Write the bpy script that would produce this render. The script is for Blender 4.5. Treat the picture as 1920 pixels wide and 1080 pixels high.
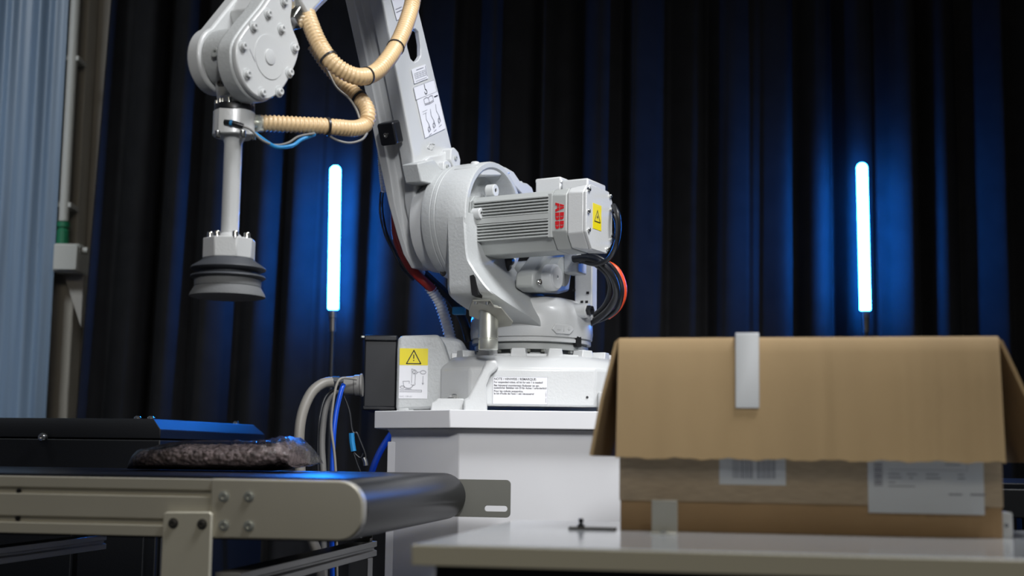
import bpy, bmesh, math, random
from mathutils import Vector, Matrix, noise as mnoise
random.seed(7)
for o in list(bpy.data.objects): bpy.data.objects.remove(o)
scene = bpy.context.scene
COL = scene.collection
PI = math.pi

# ------------------------------------------------------------------ camera
F = 2550.0
PITCH = math.atan(315 / F); ROLL = 0.013
CAM = Vector((0, 0, 1.0))
FW = Vector((0, math.cos(PITCH), math.sin(PITCH))); UP0 = Vector((0, -math.sin(PITCH), math.cos(PITCH))); RT0 = Vector((1, 0, 0))
RT = RT0 * math.cos(ROLL) + UP0 * math.sin(ROLL); UP = UP0 * math.cos(ROLL) - RT0 * math.sin(ROLL)
cd = bpy.data.cameras.new('camera'); cam = bpy.data.objects.new('camera', cd); COL.objects.link(cam)
cd.sensor_width = 36; cd.lens = F / 1920 * 36; cd.clip_start = .05
cam.matrix_world = Matrix(((RT.x, UP.x, -FW.x, CAM.x), (RT.y, UP.y, -FW.y, CAM.y), (RT.z, UP.z, -FW.z, CAM.z), (0, 0, 0, 1)))
cd.dof.use_dof = True; cd.dof.focus_distance = 2.95; cd.dof.aperture_fstop = 3.6
scene.camera = cam

# ------------------------------------------------------------------ world, hall and stage lamps, added fill
w = bpy.data.worlds.new('world'); scene.world = w; w.use_nodes = True
bg = w.node_tree.nodes['Background']; bg.inputs[0].default_value = (.86, .93, 1.0, 1); bg.inputs[1].default_value = .055
def area(name, loc, target, sx, sy, power, col, spread=180):
    l = bpy.data.lights.new(name, 'AREA'); l.shape = 'RECTANGLE'; l.size = sx; l.size_y = sy; l.energy = power; l.color = col; l.spread = math.radians(spread)
    o = bpy.data.objects.new(name, l); COL.objects.link(o); o.location = loc
    o.rotation_euler = (Vector(target) - Vector(loc)).to_track_quat('-Z', 'Y').to_euler(); return o
area('key_fill_lamp', (1.35, 1.6, 4.0), (.15, 3.0, 1.2), 1.4, .7, 27, (.96, .975, 1.0), 80)
area('key_fill_lamp', (-.6, -2.2, 4.2), (-.3, 2.0, 1.0), 3.0, 1.0, 35, (1.0, .92, .76))  # warm fill added for the foreground fronts, no such ceiling lamp seen
area('key_fill_lamp', (-2.5, 2.4, 3.9), (-2.2, 5.0, 1.4), 1.0, .6, 12, (.85, .93, 1.0), 80)  # added fill aimed at the left wall and pale sheet, source unseen
sl_ = bpy.data.lights.new('stage_spot', 'SPOT'); sl_.energy = 470; sl_.color = (.97, .98, 1.0); sl_.spot_size = math.radians(21); sl_.spot_blend = .65; sl_.shadow_soft_size = .28
so_ = bpy.data.objects.new('stage_spot', sl_); COL.objects.link(so_); so_.location = (.45, -1.6, 2.75); so_.rotation_euler = (Vector((.02, 3.1, 1.42)) - Vector((.45, -1.6, 2.75))).to_track_quat('-Z', 'Y').to_euler()
scene.view_settings.view_transform = 'Standard'; scene.view_settings.look = 'None'
scene.view_settings.exposure = 0; scene.view_settings.gamma = 1; scene.view_settings.use_curve_mapping = False

# ------------------------------------------------------------------ pixel rays of the photograph -> points of the place
def ray(px, py): return FW + RT * ((px - 960) / F) + UP * ((540 - py) / F)
def P(px, py, Y): d = ray(px, py); return CAM + d * (Y / d.y)
def PZ(px, py, z): d = ray(px, py); return CAM + d * ((z - CAM.z) / d.z)
TH = math.radians(29)
R0 = P(995, 779, 3.36)
LU = Vector((math.cos(TH), -math.sin(TH), 0)); LV = Vector((math.sin(TH), math.cos(TH), 0))
def W2L(p): d = p - R0; return Vector((d.dot(LU), d.dot(LV), d.z))
def RU(px, py, u): d = ray(px, py); return W2L(CAM + d * ((u - (CAM - R0).dot(LU)) / d.dot(LU)))
def RV(px, py, v): d = ray(px, py); return W2L(CAM + d * ((v - (CAM - R0).dot(LV)) / d.dot(LV)))

# ------------------------------------------------------------------ materials
MATS = {}
def mat(name, col, rough=.5, metal=0, bump=0, bscale=60, var=0, vscale=8, emis=None, estr=0, coat=0, stretch=None, spec=.5):
    m = bpy.data.materials.new(name); m.use_nodes = True; nt = m.node_tree; b = nt.nodes['Principled BSDF']
    b.inputs['Base Color'].default_value = (*col, 1); b.inputs['Roughness'].default_value = rough; b.inputs['Metallic'].default_value = metal
    b.inputs['Specular IOR Level'].default_value = spec
    if coat: b.inputs['Coat Weight'].default_value = coat; b.inputs['Coat Roughness'].default_value = .12
    tc = nt.nodes.new('ShaderNodeTexCoord'); mp = nt.nodes.new('ShaderNodeMapping'); nt.links.new(tc.outputs['Object'], mp.inputs[0])
    if stretch: mp.inputs['Scale'].default_value = stretch
    if var:
        n = nt.nodes.new('ShaderNodeTexNoise'); n.inputs['Scale'].default_value = vscale; n.inputs['Detail'].default_value = 4
        nt.links.new(mp.outputs[0], n.inputs['Vector'])
        mr = nt.nodes.new('ShaderNodeMapRange'); mr.inputs[1].default_value = .3; mr.inputs[2].default_value = .7; mr.inputs[3].default_value = 1 - var; mr.inputs[4].default_value = 1 + var
        nt.links.new(n.outputs['Fac'], mr.inputs[0])
        mx = nt.nodes.new('ShaderNodeMix'); mx.data_type = 'RGBA'; mx.blend_type = 'MULTIPLY'; mx.inputs[0].default_value = 1
        mx.inputs[6].default_value = (*col, 1); nt.links.new(mr.outputs[0], mx.inputs[7]); nt.links.new(mx.outputs[2], b.inputs['Base Color'])
    if bump:
        n = nt.nodes.new('ShaderNodeTexNoise'); n.inputs['Scale'].default_value = bscale; n.inputs['Detail'].default_value = 3
        nt.links.new(mp.outputs[0], n.inputs['Vector'])
        bp = nt.nodes.new('ShaderNodeBump'); bp.inputs['Strength'].default_value = bump; bp.inputs['Distance'].default_value = .002
        nt.links.new(n.outputs['Fac'], bp.inputs['Height']); nt.links.new(bp.outputs[0], b.inputs['Normal'])
    if emis: b.inputs['Emission Color'].default_value = (*emis, 1); b.inputs['Emission Strength'].default_value = estr
    MATS[name] = m; return m
mat('robot_paint', (.60, .61, .61), .32, bump=.12, bscale=220, var=.03, vscale=6, coat=.25)
mat('cast_paint', (.50, .515, .515), .4, bump=.35, bscale=160, var=.04)
mat('motor_paint', (.40, .415, .405), .38, bump=.05, bscale=200)
mat('pedestal_paint', (.74, .74, .76), .45, var=.02)
mat('steel', (.62, .62, .6), .22, 1, var=.06)
mat('zinc', (.72, .73, .66), .3, .75, var=.1, vscale=20)
mat('dark_steel', (.16, .15, .135), .32, .85)
mat('black_plastic', (.012, .013, .016), .35)
mat('black_rubber', (.018, .019, .022), .5)
mat('bellows_rubber', (.06, .065, .075), .55)
mat('bellows_lip', (.16, .165, .17), .7, bump=.3, bscale=300)
mat('hole_black', (.004, .004, .005), .8)  # near-black colour for the shade inside holes and recesses
mat('hose_cream', (.66, .47, .255), .38, var=.05, coat=.2)
mat('hose_white', (.8, .8, .8), .4)
mat('cable_black', (.012, .013, .016), .38)
mat('cable_orange', (.85, .09, .02), .4)
mat('cable_red', (.42, .035, .03), .4)
mat('cable_gray', (.20, .195, .185), .45)
mat('cable_cream', (.24, .225, .20), .45)
mat('cable_blue', (.004, .07, .55), .35)
mat('plug_blue', (.02, .22, .5), .4)
mat('label_white', (.80, .80, .83), .5)
mat('label_yellow', (.80, .66, .01), .45)
mat('ink', (.015, .015, .018), .6)
mat('ink_gray', (.22, .22, .25), .6)
mat('ink_faint', (.42, .43, .46), .6)
mat('logo_red', (.55, .015, .02), .4)
mat('frame_metal', (.56, .53, .44), .45, .2, var=.03)
mat('frame_inner', (.5, .5, .5), .4, .4)
mat('leg_metal', (.68, .65, .54), .5, .2, var=.03)
mat('belt_black', (.011, .012, .015), .28, bump=.02, bscale=300, spec=.5)
MATS['belt_black'].node_tree.nodes['Principled BSDF'].inputs['IOR'].default_value = 1.15
mat('table_white', (.56, .59, .62), .13, coat=.3)
mat('table_edge', (.74, .70, .56), .5)
mat('cabinet_black', (.008, .009, .011), .5, bump=.15, bscale=400, spec=.4)
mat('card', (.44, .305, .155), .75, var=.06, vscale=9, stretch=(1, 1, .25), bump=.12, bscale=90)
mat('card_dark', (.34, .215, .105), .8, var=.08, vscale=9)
mat('card_edge', (.33, .23, .12), .85, bump=.3, bscale=200)
mat('tape', (.36, .28, .19), .28, var=.12, vscale=30, stretch=(1.5, 1, 10))
mat('box_label', (.52, .54, .56), .45)
mat('clip_white', (.60, .62, .64), .4)
mat('bracket_metal', (.44, .43, .38), .42, .5, var=.05)
mat('plate_metal', (.17, .17, .15), .45, .3, var=.05)
mat('wall_gray', (.42, .39, .35), .8, var=.08, vscale=3)
mat('pillar_beige', (.46, .42, .36), .75, var=.06, vscale=4)
mat('pipe_gray', (.5, .49, .45), .5)
mat('green_joint', (.01, .16, .07), .5)
mat('strip_sheet', (.17, .235, .32), .4, var=.22, vscale=5, stretch=(6, 6, .15))
mat('floor_paint', (.05, .05, .055), .45, var=.1, vscale=3)
mat('curtain_cloth', (.0100, .0100, .0108), .92, var=.15, vscale=14, bump=.25, bscale=500, spec=.15)
mat('tube_glow', (.8, .9, 1), .4, emis=(.009, .21, 1.0), estr=165)
mat('contents', (.17, .125, .115), .75, var=.5, vscale=90)
m = bpy.data.materials.new('clear_film'); m.use_nodes = True; nt = m.node_tree
for n in list(nt.nodes): nt.nodes.remove(n)
out = nt.nodes.new('ShaderNodeOutputMaterial'); mix = nt.nodes.new('ShaderNodeMixShader'); tr = nt.nodes.new('ShaderNodeBsdfTransparent'); gl = nt.nodes.new('ShaderNodeBsdfGlossy')
gl.inputs['Roughness'].default_value = .14; tr.inputs[0].default_value = (.93, .95, .98, 1)
lw = nt.nodes.new('ShaderNodeFresnel'); lw.inputs[0].default_value = 1.55
nz = nt.nodes.new('ShaderNodeTexNoise'); nz.inputs['Scale'].default_value = 45; bp = nt.nodes.new('ShaderNodeBump'); bp.inputs['Strength'].default_value = .6; bp.inputs['Distance'].default_value = .004
nt.links.new(nz.outputs['Fac'], bp.inputs['Height']); nt.links.new(bp.outputs[0], gl.inputs['Normal']); nt.links.new(bp.outputs[0], lw.inputs['Normal'])
nt.links.new(lw.outputs[0], mix.inputs[0]); nt.links.new(tr.outputs[0], mix.inputs[1]); nt.links.new(gl.outputs[0], mix.inputs[2]); nt.links.new(mix.outputs[0], out.inputs[0])
MATS['clear_film'] = m

# ------------------------------------------------------------------ mesh helpers
MW = {}                                     # world matrix of every object built
def wm(o): return MW.get(o.name, Matrix.Identity(4))
def link(o, parent=None, M=None):
    COL.objects.link(o); M = M or Matrix.Identity(4)
    o.matrix_basis = M
    if parent: o.parent = parent; MW[o.name] = wm(parent) @ M
    else: MW[o.name] = M.copy()
    return o
def tag(o, label=None, cat=None, group=None, kind=None):
    if label: o['label'] = label
    if cat: o['category'] = cat
    if group: o['group'] = group
    if kind: o['kind'] = kind
    return o
def thing(name, label, cat, loc, rz=0, group=None):
    o = bpy.data.objects.new(name, None); o.empty_display_size = .05
    link(o, None, Matrix.Translation(loc) @ Matrix.Rotation(rz, 4, 'Z')); return tag(o, label, cat, group)
def cr(pts, n=8):
    pts = [Vector(p) for p in pts]; out = []
    if len(pts) < 3: return pts
    for i in range(len(pts) - 1):
        p0 = pts[max(i - 1, 0)]; p1 = pts[i]; p2 = pts[i + 1]; p3 = pts[min(i + 2, len(pts) - 1)]
        for k in range(n):
            t = k / n
            out.append(.5 * ((2 * p1) + (p2 - p0) * t + (2 * p0 - 5 * p1 + 4 * p2 - p3) * t * t + (3 * p1 - p0 - 3 * p2 + p3) * t ** 3))
    out.append(pts[-1]); return out
def resample(pts, step):
    out = [pts[0].copy()]; acc = 0
    for a, b in zip(pts[:-1], pts[1:]):
        L = (b - a).length
        if L < 1e-9: continue
        d = step - acc
        while d <= L: out.append(a.lerp(b, d / L)); d += step
        acc = (acc + L) % step if False else L - (d - step)
    return out
def basis(d):
    d = Vector(d).normalized(); a = Vector((0, 0, 1)) if abs(d.z) < .9 else Vector((1, 0, 0))
    x = d.cross(a).normalized(); return x, d.cross(x).normalized(), d
class B:
    def __init__(s): s.v = []; s.f = []
    def add(s, vs, fs):
        o = len(s.v); s.v += [Vector(p) for p in vs]; s.f += [tuple(i + o for i in f) for f in fs]; return s
    def box(s, c, size, rz=0, M=None):
        c = Vector(c); R = M or Matrix.Rotation(rz, 3, 'Z')
        vs = [c + R @ Vector((a * size[0] / 2, b * size[1] / 2, d * size[2] / 2)) for d in (-1, 1) for b in (-1, 1) for a in (-1, 1)]
        return s.add(vs, [(0, 2, 3, 1), (4, 5, 7, 6), (0, 1, 5, 4), (2, 6, 7, 3), (0, 4, 6, 2), (1, 3, 7, 5)])
    def loft(s, loops, caps=True, closed=False):
        n = len(loops[0]); fs = []
        for i in range(len(loops) - (0 if closed else 1)):
            a = i * n; b = ((i + 1) % len(loops)) * n
            for k in range(n): fs.append((a + k, a + (k + 1) % n, b + (k + 1) % n, b + k))
        if caps and not closed: fs.append(tuple(range(n))[::-1]); fs.append(tuple(range((len(loops) - 1) * n, len(loops) * n)))
        return s.add([p for l in loops for p in l], fs)
    def lathe(s, prof, org, axis, n=32, caps=True):
        x, y, d = basis(axis); org = Vector(org)
        return s.loft([[org + d * h + (x * math.cos(2 * PI * k / n) + y * math.sin(2 * PI * k / n)) * r for k in range(n)] for r, h in prof], caps)
    def cyl(s, p0, p1, r0, r1=None, n=20):
        p0 = Vector(p0); p1 = Vector(p1); return s.lathe([(r0, 0), (r0 if r1 is None else r1, (p1 - p0).length)], p0, p1 - p0, n)
    def tube(s, pts, r, n=10, rf=None):
        pts = [Vector(p) for p in pts]; t0 = (pts[1] - pts[0]).normalized(); x = basis(t0)[0]; loops = []
        for i, p in enumerate(pts):
            t = (pts[min(i + 1, len(pts) - 1)] - pts[max(i - 1, 0)]).normalized()
            x = (x - t * x.dot(t)).normalized(); y = t.cross(x); rr = rf(i) if rf else r
            loops.append([p + (x * math.cos(2 * PI * k / n) + y * math.sin(2 * PI * k / n)) * rr for k in range(n)])
        return s.loft(loops)
    def prism(s, poly, fn, a, b, holes=()):
        """poly: 2-D outline, fn(p, q, h) -> 3-D point, extruded from h=a to h=b"""
        if not holes:
            return s.loft([[fn(p, q, a) for p, q in poly], [fn(p, q, b) for p, q in poly]])
        bm = bmesh.new(); loops = []
        for lp in (poly, *holes):
            vs = [bm.verts.new((p, q, 0)) for p, q in lp]; loops.append(vs)
            for i in range(len(vs)): bm.edges.new((vs[i], vs[(i + 1) % len(vs)]))
        bmesh.ops.triangle_fill(bm, edges=bm.edges[:], use_beauty=True, use_dissolve=False)
        bm.verts.index_update(); nv = len(bm.verts); bm.verts.ensure_lookup_table()
        co = [(v.co.x, v.co.y) for v in bm.verts]; tri = [tuple(v.index for v in f.verts) for f in bm.faces]
        fs = [t for t in tri] + [tuple(i + nv for i in t[::-1]) for t in tri]
        for vs in loops:
            ids = [v.index for v in vs]
            for i in range(len(ids)): j = (i + 1) % len(ids); fs.append((ids[i], ids[j], ids[j] + nv, ids[i] + nv))
        bm.free()
        return s.add([fn(p, q, a) for p, q in co] + [fn(p, q, b) for p, q in co], fs)
    def build(s, name, m, parent=None, space='local', bevel=0, seg=2, ang=38, origin=None, M=None, smooth=True):
        vs = s.v; OM = M or Matrix.Identity(4)
        if space == 'world':
            if parent is not None: inv = (wm(parent) @ OM).inverted(); vs = [inv @ p for p in vs]
            else:
                o = Vector(origin) if origin is not None else Vector((sum(p.x for p in vs) / len(vs), sum(p.y for p in vs) / len(vs), min(p.z for p in vs)))
                OM = Matrix.Translation(o); vs = [p - o for p in vs]
        me = bpy.data.meshes.new(name); me.from_pydata([tuple(p) for p in vs], [], s.f)
        bm = bmesh.new(); bm.from_mesh(me); bmesh.ops.recalc_face_normals(bm, faces=bm.faces[:]); bm.to_mesh(me); bm.free()
        if smooth: me.shade_smooth(); me.set_sharp_from_angle(angle=math.radians(ang))
        me.materials.append(MATS[m]); o = bpy.data.objects.new(name, me); link(o, parent, OM)
        if bevel:
            bv = o.modifiers.new('bevel', 'BEVEL'); bv.width = bevel; bv.segments = seg; bv.limit_method = 'ANGLE'; bv.angle_limit = math.radians(35)
        return o
def clone(o, parent, M):
    c = o.copy(); COL.objects.link(c); c.parent = parent; c.matrix_basis = M; MW[c.name] = (wm(parent) if parent else Matrix.Identity(4)) @ M; return c
def frame(x, y, o):
    x = Vector(x).normalized(); y = Vector(y); y = (y - x * y.dot(x)).normalized(); n = x.cross(y)
    return Matrix(((x.x, y.x, n.x, o[0]), (x.y, y.y, n.y, o[1]), (x.z, y.z, n.z, o[2]), (0, 0, 0, 1)))
def text(name, body, size, m, parent, M, align='LEFT', extrude=0, bold=0, sx=1):
    c = bpy.data.curves.new(name, 'FONT'); c.body = body; c.size = size; c.align_x = align; c.extrude = extrude; c.offset = bold
    t = bpy.data.objects.new(name, c); COL.objects.link(t); bpy.context.view_layer.update()
    me = bpy.data.meshes.new_from_object(t.evaluated_get(bpy.context.evaluated_depsgraph_get())); bpy.data.objects.remove(t)
    if sx != 1:
        for v in me.vertices: v.co.x *= sx
    me.materials.clear(); me.materials.append(MATS[m]); o = bpy.data.objects.new(name, me); return link(o, parent, M)
def T(x, y, z=0): return Matrix.Translation((x, y, z))
def strokes(name, lines, wd, m, parent, M, z=.0005):
    """flat printed line drawing in the label's own plane"""
    b = B()
    for ln in lines:
        for (x0, y0), (x1, y1) in zip(ln[:-1], ln[1:]):
            d = Vector((x1 - x0, y1 - y0)); L = d.length
            if L < 1e-7: continue
            d /= L; n = Vector((-d.y, d.x)) * wd / 2; e = d * wd * .4
            q = [Vector((x0, y0)) - e + n, Vector((x0, y0)) - e - n, Vector((x1, y1)) + e - n, Vector((x1, y1)) + e + n]
            b.add([(p.x, p.y, z) for p in q], [(0, 1, 2, 3)])
    return b.build(name, m, parent, M=M, smooth=False)
def plate(name, w_, h, m, parent, M, t=.0008, r=0):
    """thin printed label: its lower left corner at the frame's origin"""
    return B().box((w_ / 2, h / 2, t / 2 - .0003), (w_, h, t)).build(name, m, parent, M=M, smooth=False)
def arc(cx, cy, r, a0, a1, n=12, ry=None):
    return [(cx + r * math.cos(math.radians(a0 + (a1 - a0) * k / n)), cy + (ry or r) * math.sin(math.radians(a0 + (a1 - a0) * k / n))) for k in range(n + 1)]
def rrect(x0, y0, x1, y1, r, n=5):
    return arc(x1 - r, y1 - r, r, 0, 90, n) + arc(x0 + r, y1 - r, r, 90, 180, n) + arc(x0 + r, y0 + r, r, 180, 270, n) + arc(x1 - r, y0 + r, r, 270, 360, n)
def fx(p, q, h): return Vector((h, p, q))       # outline in (y, z), extruded along x
def fy(p, q, h): return Vector((p, h, q))       # outline in (x, z), extruded along y
def fz(p, q, h): return Vector((p, q, h))
_bolt = {}
def bolt(parent, p, n, r, h, m='steel', name='bolt', sock=True):
    """socket-head cap screw standing on p along n (in the parent's space)"""
    k = (round(r, 5), round(h, 5), m, sock)
    x, y, d = basis(n); M = Matrix(((x.x, y.x, d.x, p[0]), (x.y, y.y, d.y, p[1]), (x.z, y.z, d.z, p[2]), (0, 0, 0, 1)))
    if k not in _bolt:
        prof = [(r, -h * .4), (r, h * .85), (r * .88, h)] + ([(r * .5, h), (r * .46, h * .35), (.0001, h * .35)] if sock else [(r * .6, h), (r * .55, h * 1.12), (.0001, h * 1.12)])
        b = B(); b.lathe(prof, (0, 0, 0), (0, 0, 1), 14 if sock else 6)
        _bolt[k] = b.build(name, m, parent, M=M); return _bolt[k]
    c = clone(_bolt[k], parent, M); c.name = name; return c
def cut(o, cutter):
    md = o.modifiers.new('cut', 'BOOLEAN'); md.object = cutter; md.operation = 'DIFFERENCE'; md.solver = 'EXACT'
    bpy.context.view_layer.update()
    me = bpy.data.meshes.new_from_object(o.evaluated_get(bpy.context.evaluated_depsgraph_get())); o.modifiers.remove(md); o.data = me
    bpy.data.objects.remove(cutter)
    me.shade_smooth(); me.set_sharp_from_angle(angle=math.radians(38))
# ================================================================== the setting
def struct(o, label=None): o['kind'] = 'structure'; return o
struct(B().box((0, 2.0, -.05), (9, 9, .1)).build('floor', 'floor_paint', space='world', smooth=False))
struct(B().box((.2, 5.35, 1.9), (8.6, .1, 3.8)).build('wall_back', 'wall_gray', space='world', smooth=False))
struct(B().box((-3.2, 3.0, 1.9), (.1, 4.6, 3.8)).build('wall_left', 'wall_gray', space='world', smooth=False))
YB = 5.3
x0 = P(152, 380, YB - .03).x
# beige pillar face in front of the back wall, between the pale sheet and the dark drape
struct(B().box((x0 - .06, YB - .06, 1.9), (.16, .12, 3.8)).build('trim_1', 'pillar_beige', space='world', bevel=.008))
# conduit pipe and its junction box
pp = P(131, 200, YB - .2)
t = thing('conduit_pipe', 'thin grey vertical conduit pipe running down to the wall socket box', 'pipe', (pp.x, pp.y, P(120, 455, YB - .2).z))
zt = P(120, 458, YB - .2).z; zj = P(120, 415, YB - .2).z
B().cyl((pp.x, pp.y, zj), (pp.x, pp.y, 3.5), .019, n=16).build('pipe', 'pipe_gray', t, 'world')
B().lathe([(.024, 0), (.024, .05), (.02, .055), (.02, .06), (.025, .065), (.025, zj - zt - .004)], (pp.x, pp.y, zt), (0, 0, 1), 16).build('green_sleeve', 'green_joint', t, 'world')
for py in (110, 385):
    z = P(130, py, YB - .2).z
    B().box((pp.x, pp.y + .04, z), (.055, .1, .02)).build('pipe_clip', 'pipe_gray', t, 'world', bevel=.003)
jb = P(128, 512, YB - .2); jt = P(128, 458, YB - .2)
t = thing('junction_box', 'square grey junction box on the wall below the conduit pipe', 'box', (jb.x, jb.y + .02, jb.z))
hh = jt.z - jb.z - .002
B().box((jb.x, jb.y + .03, jb.z + hh / 2), (.098, .13, hh)).build('body', 'pipe_gray', t, 'world', bevel=.006)
B().box((jb.x, jb.y - .04, jb.z + hh / 2), (.09, .014, hh * .9)).build('cover', 'pipe_gray', t, 'world', bevel=.004)
B().cyl((jb.x + .045, jb.y, jb.z + hh * .8), (jb.x + .07, jb.y, jb.z + hh * .8), .013, n=12).build('cable_gland', 'pipe_gray', t, 'world')
B().add([(jb.x - .03, jb.y + .04, jb.z), (jb.x + .045, jb.y + .04, jb.z), (jb.x + .045, jb.y + .04, jb.z - .2), (jb.x - .03, jb.y + .12, jb.z), (jb.x + .045, jb.y + .12, jb.z), (jb.x + .045, jb.y + .12, jb.z - .2)],
    [(0, 1, 2), (3, 5, 4), (0, 3, 4, 1), (1, 4, 5, 2), (0, 2, 5, 3)]).build('bracket', 'wall_gray', t, 'world')
# pale hanging sheet at the left edge
def drape(name, m, xa, xb, Y, z0, z1, amp, seed, n, nz=24, flare=0, fn=None):
    rnd = random.Random(seed); ph = [rnd.uniform(0, 6.28) for _ in range(8)]; vs = []; fs = []
    for j in range(nz + 1):
        tz = j / nz; z = z0 + (z1 - z0) * tz
        for i in range(n + 1):
            s = i / n; x = xa + (xb - xa) * s
            y = fn(x, z, tz, ph) * amp
            xx = x + flare * (1 - tz) * (1 - s) + .25 * amp * math.sin(x * 41 + ph[5] + z * .4)
            vs.append(Vector((xx, Y + y, z)))
    for j in range(nz):
        for i in range(n):
            a = j * (n + 1) + i; fs.append((a, a + 1, a + n + 2, a + n + 1))
    b = B(); b.v = vs; b.f = fs; return b
def fold_soft(x, z, t, ph): return .5 * math.sin(x * 70 + ph[0]) + .35 * math.sin(x * 113 + ph[1] + z * .3) + .3 * math.sin(x * 33 + ph[2])
xs = P(112, 380, 5.1).x
o = drape('strip_sheet', 'strip_sheet', -2.75, xs, 5.08, .02, 3.6, .014, 3, 260, 12, fn=fold_soft).build('hanging_sheet', 'strip_sheet', space='world')
sd = o.modifiers.new('thick', 'SOLIDIFY'); sd.thickness = .004
tag(o, 'pale blue-grey hanging sheet with fine vertical pleats at the far left', 'curtain')
# black stage drape behind the robot, with deep vertical folds
def fold_deep(x, z, t, ph):
    w1 = math.sin(x * 38 + 1.3 * math.sin(x * 3.1 + ph[0]) + .25 * math.sin(z * 1.1 + ph[3]))
    w2 = math.sin(x * 57 + ph[1] + .5 * math.sin(x * 5.3 + z * .5 + ph[4]))
    w3 = math.sin(x * 13 + ph[2])
    sharp = math.copysign(abs(w1) ** .8, w1)
    return sharp * (.62 + .3 * math.sin(x * 4.7 + ph[6])) + .22 * w2 + .45 * w3 + .05 * mnoise.noise(Vector((x * 9, z * 3, 2)))
xc = P(196, 20, 4.85).x + .046
o = drape('drape', 'curtain_cloth', xc, 2.75, 4.86, .02, 3.7, .055, 11, 900, 30, flare=-.1, fn=fold_deep).build('stage_curtain', 'curtain_cloth', space='world', ang=80)
sd = o.modifiers.new('thick', 'SOLIDIFY'); sd.thickness = .003; sd.offset = 1
tag(o, 'black floor-length stage curtain with deep vertical folds behind the robot', 'curtain')

# ================================================================== two glowing light tubes on stands
def light_tube(label, px, pyt, pyb, Y, dx):
    a = P(px + dx, pyb, Y); b_ = P(px, pyt, Y); t = thing('light_tube', label, 'lamp', (a.x, a.y, 0), group='glowing light tubes on stands')
    d = (b_ - a).normalized(); L = (b_ - a).length; r = .0195
    prof = [(.001, 0), (r * .8, .001), (r, .004)] + [(r, L - r)] + [(r * math.cos(k * PI / 12), L - r + r * math.sin(k * PI / 12)) for k in range(1, 6)] + [(.001, L)]
    B().lathe(prof, a, d, 28).build('glow_tube', 'tube_glow', t, 'world')
    B().lathe([(.012, -.075), (.012, -.03), (.015, -.028), (.015, -.001)], a, d, 18).build('socket', 'dark_steel', t, 'world')
    e = a - d * .07
    B().cyl((e.x, e.y, .028), (e.x, e.y, e.z), .009, n=14).build('pole', 'black_plastic', t, 'world')
    B().cyl((e.x, e.y, e.z - .28), (e.x, e.y, e.z - .25), .014, n=14).build('collar', 'black_plastic', t, 'world')
    B().lathe([(.062, 0), (.062, .012), (.055, .018), (.03, .022), (.02, .03), (.001, .03)], (e.x, e.y, .002), (0, 0, 1), 36).build('foot_plate', 'black_plastic', t, 'world')
    return t
light_tube('glowing blue-white light tube on a thin black stand left of the robot', 629, 310, 581, 4.71, -4.5)
light_tube('glowing blue-white light tube on a thin black stand rising behind the cardboard box', 1616, 305, 583, 4.71, 6.5)

# ================================================================== pedestal
PZT = R0.z                                   # plate top
t = thing('robot_pedestal', 'white octagonal steel pedestal with a thick top plate carrying the robot', 'pedestal', (R0.x, R0.y, 0))
def octa(ap, rz=0):
    k = ap / .362; hx, hy, f = .385 * k, .362 * k, .2 * k
    pts = [(-f, -hy), (f, -hy), (hx, -f), (hx, f), (f, hy), (-f, hy), (-hx, f), (-hx, -f)]
    return [(.024 + x * math.cos(rz) - y * math.sin(rz), x * math.sin(rz) + y * math.cos(rz)) for x, y in pts]
pr = -.02
B().prism(octa(.362, pr), fz, PZT - .04, PZT).build('top_plate', 'pedestal_paint', t, M=Matrix.Identity(4), bevel=.002)
B().loft([[Vector((x * s, y * s, z)) for x, y in octa(.327, pr)] for s, z in ((1, .02), (1, PZT - .054), (1.03, PZT - .0405))]).build('column', 'pedestal_paint', t, bevel=.003)
B().prism(octa(.42, pr), fz, .0, .02).build('floor_plate', 'pedestal_paint', t, bevel=.002)
qx, qy = octa(.327, pr)[7]
B().box((qx + .004, qy - .003, PZT / 2 - .02), (.024, .006, PZT - .1), rz=-.5).build('corner_seam', 'pedestal_paint', t, bevel=.002)

# ================================================================== black cabinet at the left
Yc = 3.25; c0 = P(286, 785, Yc); rz = math.radians(-13)
t = thing('server_cabinet', 'low black metal equipment cabinet standing behind the conveyor at far left', 'cabinet', (c0.x, c0.y, 0), rz)
H = c0.z
Wc, Dc = 1.1, .62                                   # local x: towards the left is negative, y: depth
def bev(p): return p
sec = [(-Wc, 0), (.022, 0), (.022, Dc), (-Wc, Dc)]
B().loft([[Vector((x, y, z)) for x, y in s] for z, s in ((.03, sec), (H - .05, sec))]).build('body', 'cabinet_black', t, bevel=.003)
sec2 = [(-Wc + .02, .02), (0, .004), (0, Dc - .03), (-Wc + .02, Dc - .03)]
B().loft([[Vector((x, y, H - .047)) for x, y in sec], [Vector((x, y, H - .026)) for x, y in sec], [Vector((x, y, H)) for x, y in sec2]]).build('lid', 'cabinet_black', t, bevel=.0015)
B().box((-.62, -.006, H / 2 - .05), (.86, .012, H - .16)).build('door', 'cabinet_black', t, bevel=.002)
d = B().box((-.09, -.004, H / 2 - .05), (.17, .008, H - .16)).build('front_panel', 'cabinet_black', t, bevel=.002)
_n = wm(t).to_3x3() @ Vector((0, 1, 0)); _d = ray(82, 820); li = wm(t).inverted() @ (CAM + _d * ((-.012 - _n.dot(CAM - wm(t).translation)) / _n.dot(_d)))
o = B().lathe([(.011, 0), (.011, .008), (.008, .012), (.003, .0125), (.003, .009), (.0005, .009)], (li.x, -.012, li.z), (0, -1, 0), 18).build('lock', 'steel', t)
for qx, qy in ((-.055, .03), (-.02, .03), (-.012, .5)): B().lathe([(.009, 0), (.009, .003), (.005, .007), (.0005, .0075)], (qx, qy, H), (0, 0, 1), 14).build('screw', 'steel', t)
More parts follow.
